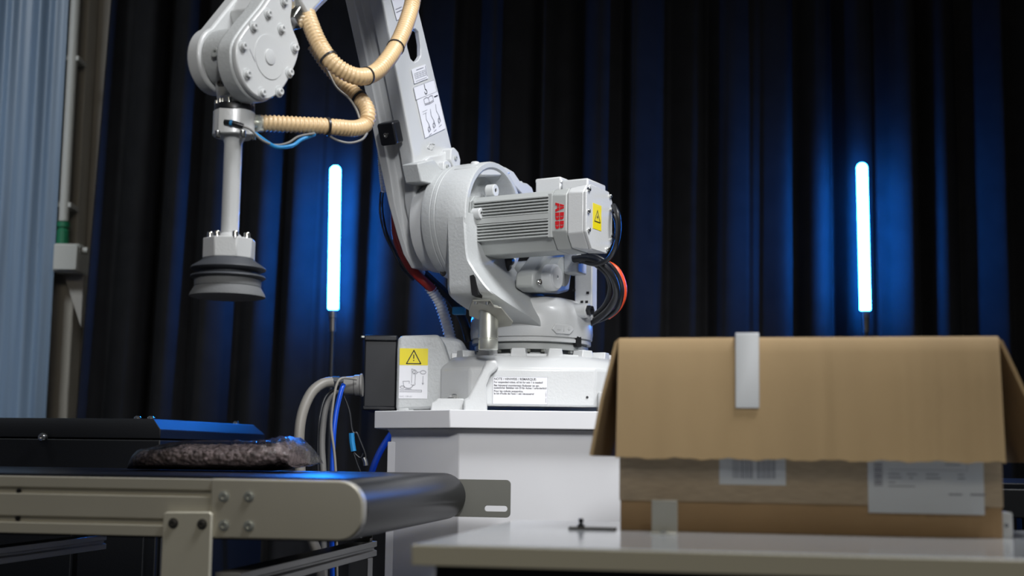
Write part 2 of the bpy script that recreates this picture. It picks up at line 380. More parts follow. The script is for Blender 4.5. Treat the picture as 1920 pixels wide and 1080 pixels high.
B().box((.0255, Dc / 2, H / 2 - .09), (.007, Dc - .03, H - .19)).build('side_panel', 'cabinet_black', t, bevel=.002)
M = frame((0, 1, 0), (0, 0, 1), (.0295, .07, H - .096))
lb = plate('logo_plate', .085, .024, 'cabinet_black', t, M)
text('logo_text', '//APRA', .022, 'plug_blue', lb, T(.003, .004, .0007), sx=1.15)
for q in range(4): B().box((-Wc + .15 + q * .25, .3, .015), (.05, .05, .03)).build('foot', 'black_plastic', t)
b = B().cyl((.03, .19, H - .075), (.034, .19, H - .075), .006, n=12); b.build('screw', 'steel', t)

# ================================================================== belt conveyors
def stadium(hw, r, n=14, left=None):
    """outline in (x, z): flat run ending in a round nose at x = 0"""
    L = left if left is not None else -1.0
    return [(L, -r)] + [(-r + r * math.cos(a), r * math.sin(a)) for a in [-PI / 2 + PI * k / n for k in range(n + 1)]] + [(L, r)]
Y0 = 2.0; rho = math.radians(-9.0)
nose = P(682, 958.5, Y0); Wd = .80
t = thing('belt_conveyor', 'beige metal belt conveyor with a black belt in the left foreground', 'conveyor', (nose.x, nose.y, 0), rho)
cz = nose.z; hf = .0425; LC = -1.55
belt_o = [(x, z + cz) for x, z in stadium(0, hf + .004, 18, LC)]
B().prism(belt_o, fy, .022, Wd - .012).build('belt', 'belt_black', t, bevel=.002)
# near side: slotted profile, then the end plate with its round corners
def groove(zc):  return [(-.0045 + 0, zc)]
prof = [(0, -hf), (0, -hf + .012), (-.002, -hf + .013), (-.002, -hf + .016), (0, -hf + .017)]
z1, z2 = hf - .021, -hf + .021
sec = [(.02, -hf), (0, -hf), (0, z2 - .005), (.006, z2 - .003), (.006, z2 + .003), (0, z2 + .005), (0, z1 - .005), (.006, z1 - .003), (.006, z1 + .003), (0, z1 + .005), (0, hf), (.02, hf)]
B().loft([[Vector((x, y - .002, z + cz)) for y, z in sec] for x in (LC, -.232)]).build('side_profile', 'frame_metal', t, bevel=.0008)
ep = [(-.2325, -hf - .001)] + [(-.036 + .036 * math.cos(a), -hf + .035 + .036 * math.sin(a)) for a in [-PI / 2 + PI / 2 * k / 6 for k in range(7)]]
ep += [(-.036 + .036 * math.cos(a), hf - .035 + .036 * math.sin(a)) for a in [PI / 2 * k / 6 for k in range(7)]] + [(-.2325, hf + .001)]
ep = [(x, z + cz) for x, z in ep]
e1 = B().prism(ep, fy, -.005, .02).build('end_plate', 'frame_metal', t, bevel=.003)
inv = wm(t).inverted()
def onface(px, py, yl=-.005):
    d = ray(px, py); o_ = wm(t).translation; n = wm(t).to_3x3() @ Vector((0, 1, 0)); k = (yl - n.dot(CAM - o_)) / n.dot(d); return inv @ (CAM + d * k)
for q in ((420, 931), (467, 931), (420, 985), (467, 986)):
    p = onface(*q); B().lathe([(.0085, -.001), (.0085, .0006), (.0062, .0008), (.006, .003), (.0035, .0032), (.003, .0012), (.0003, .0012)], (p.x, p.y, p.z), (0, -1, 0), 18).build('bolt', 'zinc', t)
for q in ((33, 921), (31, 972)):
    p = onface(*q, -.002); B().cyl((p.x, .006, p.z), (p.x, -.0005, p.z), .0035, n=10).build('slot_nut', 'hole_black', t)
# near leg plate
pa = onface(308, 957, -.009); pb = onface(402, 957, -.009)
lg = B().prism([(pa.x + .004, pa.z - .002), (pa.x, pa.z - .006), (pa.x - .002, .002), (pb.x + .002, .002), (pb.x - .002, pb.z - .006), (pb.x - .006, pb.z - .002)][::-1], fy, -.0135, -.0052).build('leg', 'leg_metal', t, bevel=.002)
for q in ((325, 981), (379, 983)):
    p = onface(*q, -.0135); B().lathe([(.008, -.0005), (.0078, .0008), (.0052, .001), (.005, .004), (.0028, .0042), (.0026, .0015), (.0002, .0015)], (p.x, p.y, p.z), (0, -1, 0), 16).build('bolt', 'dark_steel', lg)
# far side profile, its tensioner plate and the cross beams below
B().prism([(x * 1.0, z) for x, z in [(-.03, cz - hf), (-.03, cz + hf), (LC, cz + hf), (LC, cz - hf)]], fy, Wd - .012, Wd + .008).build('side_profile', 'frame_metal', t, bevel=.001)
fz0 = cz - hf * .98; fz1 = cz + hf * .8
pl = rrect(-.06, fz0, .088, fz1, .009); slot = rrect(.035, fz0 + .012, .082, fz0 + .0235, .0055)
B().prism(pl, fy, Wd + .009, Wd + .0125, holes=[slot]).build('tensioner_plate', 'plate_metal', t, bevel=.0006)
for xl in (-.21, -.80):
    cb = B()
    zb = cz - hf - .082
    cb.prism([(xl - .02, zb), (xl + .02, zb), (xl + .02, zb + .011), (xl + .014, zb + .013), (xl + .014, zb + .017), (xl + .02, zb + .019), (xl + .02, zb + .03), (xl - .02, zb + .03), (xl - .02, zb + .019), (xl - .014, zb + .017), (xl - .014, zb + .013), (xl - .02, zb + .011)], fy, -.0 + .02, Wd + .02)
    c = cb.build('cross_beam', 'frame_inner', t, bevel=.001)
    br = B().prism([(xl - .075, zb + .0305), (xl + .012, zb + .0305), (xl + .012, cz - hf + .02), (xl - .075, cz - hf + .02)], fy, Wd + .009, Wd + .013).build('mounting_plate', 'dark_steel', t, bevel=.0008)
    B().box((xl - .03, Wd - .002, zb + .034), (.086, .02, .006)).build('foot_flange', 'dark_steel', br)
    for k in (-.055, -.012): B().cyl((xl + k, Wd - .004, zb + .036), (xl + k, Wd - .004, zb + .052), .006, n=8).build('bolt', 'steel', br)
    B().box((xl if xl > -.5 else -1.45, Wd - .03, zb / 2), (.04, .04, zb - .002)).build('rear_leg', 'frame_inner', t, bevel=.002)
CONV = t

# second conveyor, its belt and a side coloured black for shade, showing to the right of the box
q0 = P(1900, 906, 2.4)
t = thing('belt_conveyor', 'belt conveyor end, its side blackened for shade, just visible behind the right side of the cardboard box', 'conveyor', (q0.x, q0.y, 0), math.radians(-4))
zc2 = q0.z; r2 = .03
B().prism([(x, z + zc2 - r2) for x, z in [(-.16, -r2)] + arc(-.16, 0, r2, 270, 90, 12)[1:-1] + [(-.16, r2), (.9, r2), (.9, -r2)]], fy, .0005, .7835).build('belt', 'belt_black', t, bevel=.002)
for yy in (-.01, .784): B().prism([(-.15, zc2 - 2 * r2), (.9, zc2 - 2 * r2), (.9, zc2 - .01), (-.15, zc2 - .01)], fy, yy, yy + .01).build('side_profile', 'cabinet_black', t, bevel=.002)  # cabinet black stands in for the unlit side of the frame
for xx in (.25, .8):
    for yy in (.03, .76): B().box((xx, yy, (zc2 - 2 * r2) / 2), (.04, .04, zc2 - 2 * r2 - .001)).build('leg', 'cabinet_black', t, bevel=.002)

# ================================================================== work table
TZ = P(1163, 992, 1.9).z
tl = PZ(776, 1019.5, TZ); tr_ = PZ(1920, 1048.5, TZ)
ta = math.atan2(tr_.y - tl.y, tr_.x - tl.x)
t = thing('work_table', 'glossy white work table with a beige edge in the right foreground', 'table', (tl.x, tl.y, 0), ta)
TW, TD, TT = 1.25, .62, .0235
B().box((TW / 2, TD / 2, TZ - TT / 2), (TW - .004, TD - .004, TT)).build('table_top', 'table_white', t, bevel=.0015)
B().box((TW / 2, -.001, TZ - TT / 2 - .0005), (TW, .003, TT - .0015)).build('front_edge', 'table_edge', t, bevel=.0008)
B().box((-.001, TD / 2, TZ - TT / 2 - .0005), (.003, TD, TT - .0015)).build('side_edge', 'table_edge', t, bevel=.0008)
B().box((TW / 2, .03, TZ - TT - .03), (TW - .04, .02, .06)).build('apron', 'cabinet_black', t, bevel=.001)
B().box((.03, TD / 2, TZ - TT - .03), (.02, TD - .1, .06)).build('apron', 'cabinet_black', t, bevel=.001)
for x in (.045, TW - .045):
    for y in (.055, TD - .045): B().box((x, y, (TZ - TT) / 2), (.05, .05, TZ - TT - .001)).build('leg', 'cabinet_black', t, bevel=.002)
B().box((TW / 2, .3, .42), (TW - .12, .5, .6)).build('storage_body', 'cabinet_black', t, bevel=.004)
TABLE = t

# ================================================================== cardboard box with open flaps
b0 = PZ(1163, 993, TZ); b1 = PZ(1881, 1010, TZ)
ba = math.atan2(b1.y - b0.y, b1.x - b0.x); BW = (b1 - b0).length
t = thing('cardboard_box', 'open brown cardboard box with its flaps folded out, standing on the white table', 'box', (b0.x, b0.y, TZ), ba)
inv = wm(t).inverted()
def onbox(px, py, yl=0):
    d = ray(px, py); o_ = wm(t).translation; n = wm(t).to_3x3() @ Vector((0, 1, 0)); k = (yl - n.dot(CAM - o_)) / n.dot(d); return inv @ (CAM + d * k)
BH = onbox(1500, 634).z - .002; BD = .40; th = .005
print('BOX', BW, BH, 'TZ', TZ)
def wavy(b, x0_, x1_, z0_, z1_, y_, n=60, amp=.0008, seed=1, yb=None, fine=True):
    """cardboard sheet standing along x with faint crush lines"""
    rnd = random.Random(seed); ks = [rnd.uniform(0, 6.28) for _ in range(6)]
    rows = [];  m = 4
    for j in range(m + 1):
        row = []
        for i in range(n + 1):
            s = i / n; x = x0_ + (x1_ - x0_) * s; z = z0_ + (z1_ - z0_) * j / m
            a = amp * (math.sin(s * 60 + ks[0]) * .4 + math.sin(s * 23 + ks[1]) * .6)
            if s > .78: a += amp * 2.2 * math.sin((s - .78) * 210)
            if abs(s - .552) < .012: a += amp * 2.5 * (1 - abs(s - .552) / .012)
            row.append(Vector((x, y_ + a, z)))
        rows.append(row)
    V_ = [p for r in rows for p in r]; nv = len(V_); V_ += [p + Vector((0, th, 0)) for p in V_]; fs = []
    W_ = n + 1
    for j in range(m):
        for i in range(n):
            a = j * W_ + i; fs += [(a, a + 1, a + W_ + 1, a + W_), (nv + a, nv + a + W_, nv + a + W_ + 1, nv + a + 1)]
    for i in range(n): fs += [(i, nv + i, nv + i + 1, i + 1), (m * W_ + i, m * W_ + i + 1, nv + m * W_ + i + 1, nv + m * W_ + i)]
    for j in range(m): a = j * W_; fs += [(a, a + W_, nv + a + W_, nv + a), (a + n, nv + a + n, nv + a + n + W_, a + n + W_)]
    return b.add(V_, fs)
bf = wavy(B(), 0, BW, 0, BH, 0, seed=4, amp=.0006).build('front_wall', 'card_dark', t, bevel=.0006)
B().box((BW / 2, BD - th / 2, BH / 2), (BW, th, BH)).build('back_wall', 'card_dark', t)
B().box((th / 2, BD / 2, BH / 2), (th, BD - 2 * th - .002, BH)).build('side_wall', 'card', t)
B().box((BW - th / 2, BD / 2, BH / 2), (th, BD - 2 * th - .002, BH)).build('side_wall', 'card', t)
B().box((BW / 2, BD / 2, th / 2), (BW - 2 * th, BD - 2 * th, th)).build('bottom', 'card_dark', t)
fb = onbox(1500, 863, -.038).z
# front flap: folded over the rim and hanging down in front
fl = B(); prof = [(th, BH - .004), (th, BH + .001), (.002, BH + .0035), (-.006, BH + .002), (-.0105, BH - .004)]
n = 70; rnd = random.Random(5); rows = []
zs = [BH - .02, BH - .06, BH - .11, fb + .02, fb]
for i in range(n + 1):
    s = i / n; x = -.002 + (BW + .003) * s
    a = .0004 * math.sin(s * 31) + .0002 * math.sin(s * 71 + 1)
    if s > .76: a += .0009 * math.sin((s - .76) * 190)
    if abs(s - .553) < .012: a += .002 * (1 - abs(s - .553) / .012)
    e = .0012 * math.sin(s * 47) + .0008 * math.sin(s * 130)
    ol = [Vector((x, y, z)) for y, z in prof] + [Vector((x, -.012 - .026 * (BH - z) / (BH - fb) + a, z + (e if z == fb else 0))) for z in zs]
    il = [Vector((p.x, p.y + th, p.z)) for p in ol[:3:-1]] + [Vector((x, .001, BH - .004))]
    rows.append(ol + il)
fl.loft(rows).build('front_flap', 'card', t, bevel=.0004, ang=50)
# side flaps swing outwards and hang at a slant
def sideflap(x_h, tip_b, tip_t, name, y0_, y1_, sgn):
    b = B(); N = 16; rows = []
    for i in range(N + 1):
        s = i / N; y = y0_ + (y1_ - y0_) * s
        wv = .0015 * math.sin(s * 19)
        pts = [(x_h + sgn * -.002, BH - .003), (x_h + sgn * .003, BH + .003), (x_h + sgn * .009, BH - .002)]
        tip = (x_h + sgn * tip_b, tip_t)
        mid = (x_h + sgn * (tip_b * .52 + .006) + wv, BH + (tip_t - BH) * .5)
        pts += [mid, tip]
        inn = [(p[0] - sgn * th * .97, p[1] - th * .25) for p in pts[:1:-1]] + [(x_h - sgn * .002, BH - .006)]
        rows.append([Vector((p, y, q)) for p, q in pts + inn])
    return b.loft(rows).build(name, 'card', t, ang=40)
lt = onbox(1104, 853, 0); sideflap(0, -lt.x, lt.z, 'left_flap', .004, BD - .01, -1)
sideflap(BW, .068, onbox(1935, 866).z, 'right_flap', .012, BD - .01, 1)
B().box((BW / 2, BD + .05, BH - .075), (BW - .02, th, .19), M=Matrix.Rotation(math.radians(28), 3, 'X')).build('back_flap', 'card_dark', t)
# tape, labels on the front
tz0 = onbox(1500, 944).z
def sheet(name, m, xa, xb, za, zb, y, parent=t): return B().box(((xa + xb) / 2, y, (za + zb) / 2), (xb - xa, .0006, zb - za)).build(name, m, parent, smooth=False)
tp = sheet('packing_tape', 'tape', -.001, BW + .001, tz0, tz0 + .09, -.0026)
B().box((-.0006, .05, tz0 + .045), (.0012, .1, .09)).build('tape_end', 'tape', tp)
p0 = onbox(1349, 908); p1 = onbox(1473, 866)
lb = sheet('barcode_label', 'box_label', p0.x, p1.x, p0.z, p1.z + .03, -.0034)
b = B(); x = p0.x + .018; rnd = random.Random(2)
while x < p1.x - .015:
    ww = rnd.choice((.0006, .0006, .0011, .0018)); b.add([(x, -.0039, p0.z + .0085), (x + ww, -.0039, p0.z + .0085), (x + ww, -.0039, p1.z + .012), (x, -.0039, p1.z + .012)], [(0, 1, 2, 3)]); x += ww + rnd.choice((.0006, .0009, .0014))
    if abs(x - p0.x - .047) < .002: x += .006
b.build('barcode', 'ink_gray', lb, smooth=False)
p0 = onbox(1628, 961); p1 = onbox(1843, 868)
lb = sheet('shipping_label', 'box_label', p0.x, p1.x, p0.z, p1.z + .03, -.0034)
b = B()
def q4(x, z, w_, h): b.add([(x, -.0039, z), (x + w_, -.0039, z), (x + w_, -.0039, z + h), (x, -.0039, z + h)], [(0, 1, 2, 3)])
X0 = p0.x; Zt = p1.z; Wl = p1.x - p0.x
for k in range(11): q4(X0 + .008, Zt - .004 - k * .0028, .011, .0016 if k % 3 else .0022)
q4(X0 + .026, Zt - .0105, .10, .0006); q4(X0 + .026, Zt + .002, .04, .0012); q4(X0 + .098, Zt - .0035, .02, .0015)
q4(X0 + .126, Zt - .011, .0005, .02)
for k, (xx, ww) in enumerate(((.026, .015), (.05, .013), (.074, .016), (.114, .008))): q4(X0 + xx, Zt - .0165, ww, .0015); q4(X0 + xx + (.003 if k == 1 else 0), Zt - .0215, ww * (.35 if k == 1 else 1.15), .0016)
q4(X0 + .026, Zt - .0275, .009, .0014); q4(X0 + .026, Zt - .0325, .034, .0014)
q4(X0 + .102, Zt - .0425, .017, .0022); q4(X0 + .129, Zt - .0425, .018, .0026)
b.build('print', 'ink_gray', lb, smooth=False)
BOX = t
# white clip over the rim of the box
c0_ = onbox(1379, 765, -.03); c1_ = onbox(1423, 630, -.016)
cl = B(); xa, xb = c0_.x, c1_.x; zt_ = BH + .0085
ty = lambda z: -.026 * (BH - z) / (BH - fb)
prof = [(-.0165 + ty(c0_.z), c0_.z), (-.0165, zt_ - .002), (-.0145, zt_), (.0155, zt_), (.0175, zt_ - .002), (.0175, BH - .05), (.0145, BH - .05), (.0145, zt_ - .0035), (-.0135, zt_ - .0035), (-.0135 + ty(c0_.z), c0_.z)]
cl.prism(prof, fx, xa, xb)
wv = [wm(t) @ p for p in cl.v]; cl.v = wv
tag(cl.build('box_clip', 'clip_white', space='world', bevel=.0008), 'white plastic strip clip hooked over the front rim of the cardboard box', 'clip')
# metal angle bracket in front of the box, white stop block at its right, plate with stud at its left
ga = PZ(1222, 1001, TZ); gb = PZ(1268, 1001, TZ)
t = thing('angle_bracket', 'small bare metal angle bracket standing on the table against the box front', 'bracket', (ga + gb) / 2, ba)
wv_ = (gb - ga).length; hgt = .043
B().prism([(.0, 0), (.024, 0), (.024, .0018), (.0018, .0018), (.0018, hgt), (0, hgt)], fx, -wv_ / 2, wv_ / 2).build('angle', 'bracket_metal', t, M=Matrix.Scale(-1, 4, (0, 1, 0)) @ T(0, -.008, 0), bevel=.0005)
B().cyl((0, -.009, .0018), (0, -.009, .0045), .0045, n=12).build('screw', 'steel', t)
sa = PZ(1890, 1009, TZ)
t = thing('stop_block', 'white plastic stop block on the table at the right end of the box', 'block', (sa.x + .004, sa.y + .02, TZ), ba)
B().prism(rrect(-.008, 0, .008, .033, .003, 3), fy, -.012, .03).build('block', 'clip_white', t, bevel=.001)
B().cyl((0, -.0125, .016), (0, -.011, .016), .003, n=10).build('screw', 'steel', t)
sp = PZ(1065, 993, TZ); sq = PZ(1162, 995, TZ)
t = thing('stop_plate', 'thin dark metal plate with an upright stud lying left of the box', 'plate', (sp.x, sp.y, TZ), math.atan2(sq.y - sp.y, sq.x - sp.x))
L = (sq - sp).length
B().prism([(0, .003), (.003, 0), (L - .006, 0), (L - .006, .03), (.003, .03), (0, .027)], fz, .0002, .0032).build('plate', 'dark_steel', t, bevel=.0004)
st = B().lathe([(.0055, .0032), (.005, .006), (.0025, .0075), (.0025, .0095), (.0036, .0105), (.0036, .0135), (.0022, .0148), (.0002, .015)], (.0165, .012, 0), (0, 0, 1), 14).build('stud', 'black_plastic', t)

# ================================================================== bag on the conveyor
CONVZ = cz + hf + .004
g0 = PZ(266, 886.5, CONVZ); g1 = PZ(594, 888, CONVZ)
Yb = 2.62; g0 = P(266, 886, Yb + .05); g1 = P(594, 880, Yb - .02)
Lb = g1.x - g0.x
t = thing('product_bag', 'clear plastic bag holding a dark knobbly brown item on the conveyor belt', 'bag', ((g0.x + g1.x) / 2, Yb, CONVZ), math.radians(-7))
hb = .056; rnd = random.Random(9)
def prof_h(s):      # height along the bag (0 left, 1 right)
    return (max(0, min(1, s / .06)) ** .5) * (.62 + .3 * min(1, s / .3) + .12 * s) * (1 if s < .86 else max(0, (1 - (s - .86) / .14)) ** .75)
b = B(); N = 90; K = 40; loops = []
def bagloop(s, infl, bump, K=40):
    h = hb * prof_h(s) * infl; wd_ = .12 * (1 - .55 * abs(2 * s - 1) ** 4) * infl; lp = []
    sag = .0 if s < .75 else .012 * (s - .75) / .25
    for k in range(K):
        a = 2 * PI * k / K; cy = math.copysign(abs(math.cos(a)) ** .8, math.cos(a)) * wd_; sz = math.sin(a)
        zz = h * .5 + h * .5 * math.copysign(abs(sz) ** .7, sz) + sag + .0015
        x = (s - .5) * Lb
        p = Vector((x, cy, zz))
        if bump and a < PI * 1.12:
            p.z += .0035 * mnoise.noise(p * 40); d_ = mnoise.voronoi(p * 115)[0][0]; p += (Vector((0, cy, zz - h * .3)).normalized()) * (.0075 * (.45 - d_))
        lp.append(p)
    return lp
b.loft([bagloop(.035 + .87 * i / 260, .88, True, 150) for i in range(261)]).build('knobbly_item', 'contents', t, ang=60)
b = B()
def film(s):
    lp = bagloop(s, 1.0, False); out = []
    for p in lp:
        n_ = mnoise.noise(Vector((p.x * 26, p.y * 30, p.z * 40))) * .005 + mnoise.noise(Vector((p.x * 70, p.y * 60, 3))) * .003
        if s > .72: n_ += .004 * math.sin(p.y * 130 + s * 40)
        out.append(Vector((p.x, p.y * 1.04, max(.0006, p.z + abs(n_) * (1 if p.z > .01 else 0)))))
    return out
b.loft([film(.0008 + .9984 * i / 130) for i in range(131)]).build('plastic_film', 'clear_film', t, ang=60)

# ================================================================== cables beside the pedestal
def cable(name, label, m, pts, r, group=None, n=10, parent=None, world=True, cat='cable'):
    c = cr(pts, 8); o = B().tube(c, r, n).build(name, m, parent, 'world')
    if parent is None: tag(o, label, cat, group)
    return o
def pxl(*q): return [P(a, b_, c) for a, b_, c in q]
cable('conduit', 'thick beige cable conduit arching down left of the pedestal', 'cable_cream', pxl((624, 716, 3.22), (604, 720, 3.2), (583, 738, 3.18), (567, 775, 3.16), (561, 820, 3.15), (563, 880, 3.15), (570, 950, 3.15), (585, 1010, 3.15), (600, 1060, 3.15), (610, 1180, 3.15)), .0125)
cable('grey_cable', 'grey ribbed cable hanging between the beige conduit and blue hose', 'cable_gray', pxl((640, 728, 3.25), (624, 738, 3.24), (612, 760, 3.24), (606, 800, 3.24), (604, 840, 3.24), (607, 900, 3.24), (606, 1000, 3.24), (612, 1160, 3.24)), .0075)
cable('black_cable', 'thin black cable hanging close to the grey ribbed cable', 'cable_black', pxl((640, 722, 3.24), (612, 742, 3.22), (600, 780, 3.2), (596, 830, 3.2), (597, 900, 3.2), (599, 1000, 3.2), (602, 1160, 3.2)), .0035)
cable('thin_grey_cable', 'thin pale grey cable running down along the blue air hose', 'cable_cream', pxl((668, 711, 3.15), (642, 709, 3.115), (631, 722, 3.105), (624, 760, 3.1), (621, 800, 3.1), (627, 850, 3.1), (630, 900, 3.1), (631, 1000, 3.1), (633, 1160, 3.1)), .003)
cable('blue_air_hose', 'bright blue air hose hanging straight down beside the pedestal', 'cable_blue', pxl((644, 722, 3.14), (640, 732, 3.13), (631, 770, 3.125), (626, 810, 3.12), (624, 850, 3.12), (623, 900, 3.12), (622, 1000, 3.12), (624, 1160, 3.12)), .0058)
cable('blue_tube', 'bright blue tube curving behind the left edge of the pedestal', 'cable_blue', pxl((752, 790, 3.82), (728, 822, 3.82), (710, 852, 3.81), (697, 885, 3.8), (685, 930, 3.8), (676, 1000, 3.8), (672, 1160, 3.8)), .009)
t = thing('sensor_lead', 'thin black lead with a light blue plug and metal connector hanging left of pedestal', 'cable', P(672, 900, 3.2))
cable('lead', '', 'cable_black', pxl((645, 742, 3.2), (655, 770, 3.2), (660, 805, 3.2), (664, 812, 3.2), (669, 812, 3.2), (676, 828, 3.2), (683, 845, 3.2), (686, 856, 3.2)), .0028, parent=t)
cable('lead', '', 'cable_black', pxl((662, 845, 3.2), (668, 853, 3.2), (676, 858, 3.2), (681, 850, 3.2)), .002, parent=t)
cable('lead', '', 'cable_black', pxl((662, 846, 3.2), (670, 870, 3.2), (677, 890, 3.2), (681, 930, 3.2)), .002, parent=t)
cable('blue_plug', '', 'plug_blue', pxl((659, 812, 3.195), (660, 828, 3.195), (663, 846, 3.195)), .0065, parent=t, n=8)
cable('connector', '', 'steel', pxl((682, 858, 3.2), (685, 866, 3.2), (686, 873, 3.2)), .0065, parent=t, n=12)
# ================================================================== the robot
R = thing('industrial_robot', 'white six-axis industrial robot arm standing on the white pedestal', 'robot', R0, -TH)
MB_ = Matrix.Rotation(TH, 4, 'Z')                    # base pieces are built square to the pedestal
def PB(px, py, Y): return P(px, py, Y) - R0
def pbx(px, py, Y): q = PB(px, py, Y); return (q.x, q.z)
# ---- base casting
def sect(hx, yf, yb, ch, z): return [Vector((x, y, z)) for x, y in [(-hx + ch, yf), (hx - ch, yf), (hx, yf + ch), (hx, yb - ch), (hx - ch, yb), (-hx + ch, yb), (-hx, yb - ch), (-hx, yf + ch)]]
base = B().loft([sect(.215, -.238, .23, .07, .014), sect(.215, -.238, .23, .07, .10), sect(.205, -.222, .22, .07, .118), sect(.188, -.198, .2, .075, .132)]).build('base', 'robot_paint', R, M=MB_, bevel=.005)
rib = [(911, 676), (901, 700), (878, 746), (869, 749), (869, 779), (914, 779), (912, 722), (920, 703), (935, 690), (931, 676)]
B().prism([pbx(a, b_, 3.11) for a, b_ in rib], fy, -.262, -.18).build('corner_rib', 'robot_paint', R, M=MB_, bevel=.005)
o = B()
for a, b_ in ((.15, 0),): o.prism([(a, .001), (a + .06, .001), (a + .05, .04), (a, .05)], fy, -.25, -.17)
o.build('foot', 'robot_paint', R, M=MB_, bevel=.005)
ft = [(807, 781), (809, 755), (818, 751), (820, 747), (869, 747), (872, 752), (872, 780)]
B().prism([(x, max(z, .0005)) for x, z in [pbx(a, b_, 3.13) for a, b_ in ft]], fy, -.235, -.10).build('foot', 'robot_paint', R, M=MB_, bevel=.004)
q = PB(852, 747, 3.16); bolt(base, (q.x, q.y, q.z), (0, 0, 1), .0115, .009, 'steel', 'foot_bolt', False)
B().cyl((q.x, q.y, q.z), (q.x, q.y, q.z + .0015), .017, n=20).build('washer', 'steel', R, M=MB_)
gs = []
for z, x0_, x1_, yf in ((747, 833, 872, -.185), (725, 840, 873, -.18), (705, 851, 876, -.17), (688, 860, 880, -.15)):
    a = PB(x0_, z, 3.19); c = PB(x1_, z, 3.19); gs.append([Vector((a.x, yf + .03, a.z)), Vector((a.x + .012, yf, a.z)), Vector((c.x, yf, a.z)), Vector((c.x, yf + .1, a.z)), Vector((a.x, yf + .1, a.z))])
B().loft(gs).build('gusset', 'robot_paint', R, M=MB_, bevel=.004)
# rear box of the base with the warning label
rb = [(742, 770), (744, 655), (746, 636), (751, 629), (822, 627), (831, 640), (845, 684), (850, 688), (857, 689), (865, 682), (876, 678), (905, 676), (905, 768), (815, 767)]
RBX = B().prism([pbx(a, b_, 3.2) for a, b_ in rb], fy, -.16, .13).build('rear_box', 'cast_paint', R, M=MB_, bevel=.008, seg=3)
sh = [(818, 632), (858, 637), (868, 641), (876, 656), (890, 664), (896, 676), (896, 700), (820, 700)]
B().prism([pbx(a, b_, 3.38) for a, b_ in sh], fy, -.02, .16).build('cable_duct', 'cast_paint', R, M=MB_, bevel=.008)
fl_ = [pbx(a, b_, 3.2) for a, b_ in ((742, 776), (743, 768), (776, 768), (772, 776))]
B().prism(fl_, fy, -.158, .1).build('drain_lip', 'cast_paint', R, M=MB_, bevel=.002)
q = PB(757, 771, 3.2); B().lathe([(.0125, 0), (.0125, .0008), (.0115, .0012), (.0001, .0012)], (q.x, -.158, q.z + .001), (0, -1, 0), 20).build('knockout', 'cast_paint', R, M=MB_)
a = PB(747.5, 747, 3.2); b_ = PB(801, 747, 3.2); c = PB(748.5, 653, 3.2)
lw_, lh = (b_ - a).length, (c - a).length
Ml = MB_ @ frame((1, 0, 0), (0, 0, 1), (a.x, -.1606, a.z))
lb = plate('warning_label', lw_, lh, 'label_white', R, Ml)
plate('yellow_field', lw_, lh * .335, 'label_yellow', lb, T(0, lh * .665, .0006))
s = lw_
tri = lambda cx, y0_, w_, h: [(cx - w_ / 2, y0_), (cx + w_ / 2, y0_), (cx, y0_ + h), (cx - w_ / 2, y0_)]
strokes('warning_triangle', [tri(s * .5, lh * .695, s * .5, lh * .265), [(s * .5, lh * .80), (s * .5, lh * .87)], [(s * .5, lh * .755), (s * .5, lh * .762)]], s * .035, 'ink', lb, T(0, 0, .001))
dr = [[(.03 * s, .17 * lh), (.8 * s, .17 * lh)], [(.03 * s, .135 * lh), (.8 * s, .135 * lh)], [(.8 * s, .135 * lh), (.8 * s, .17 * lh)]]
dr += [arc(.33 * s, .28 * lh, .17 * s, 180, 360, 10, .075 * lh), [(.16 * s, .28 * lh), (.14 * s, .34 * lh), (.36 * s, .345 * lh), (.36 * s, .3 * lh)], [(.22 * s, .19 * lh), (.44 * s, .19 * lh)], arc(.12 * s, .225 * lh, .08 * s, 0, 360, 8, .025 * lh)]
dr += [[(.44 * s, .31 * lh), (.45 * s, .5 * lh)], [(.56 * s, .31 * lh), (.57 * s, .48 * lh)], arc(.5 * s, .29 * lh, .07 * s, 180, 400, 8, .03 * lh)]
dr += [[(.45 * s, .5 * lh), (.44 * s, .59 * lh), (.56 * s, .57 * lh), (.62 * s, .54 * lh), (.62 * s, .5 * lh), (.5 * s, .49 * lh)], arc(.84 * s, .525 * lh, .1 * s, 0, 360, 10, .035 * lh), [(.64 * s, .52 * lh), (.72 * s, .53 * lh)], arc(.52 * s, .53 * lh, .05 * s, 0, 360, 8)]
strokes('robot_drawing', dr, s * .014, 'ink_gray', lb, T(0, 0, .0008))
strokes('arrow', [[(.84 * s, .45 * lh), (.84 * s, .3 * lh)], [(.81 * s, .31 * lh), (.84 * s, .28 * lh), (.87 * s, .31 * lh)]], s * .014, 'ink_gray', lb, T(0, 0, .0008))
text('print', '3HAC 1589-001', s * .085, 'ink_faint', lb, T(.02 * s, .025 * lh, .0009), sx=.8)
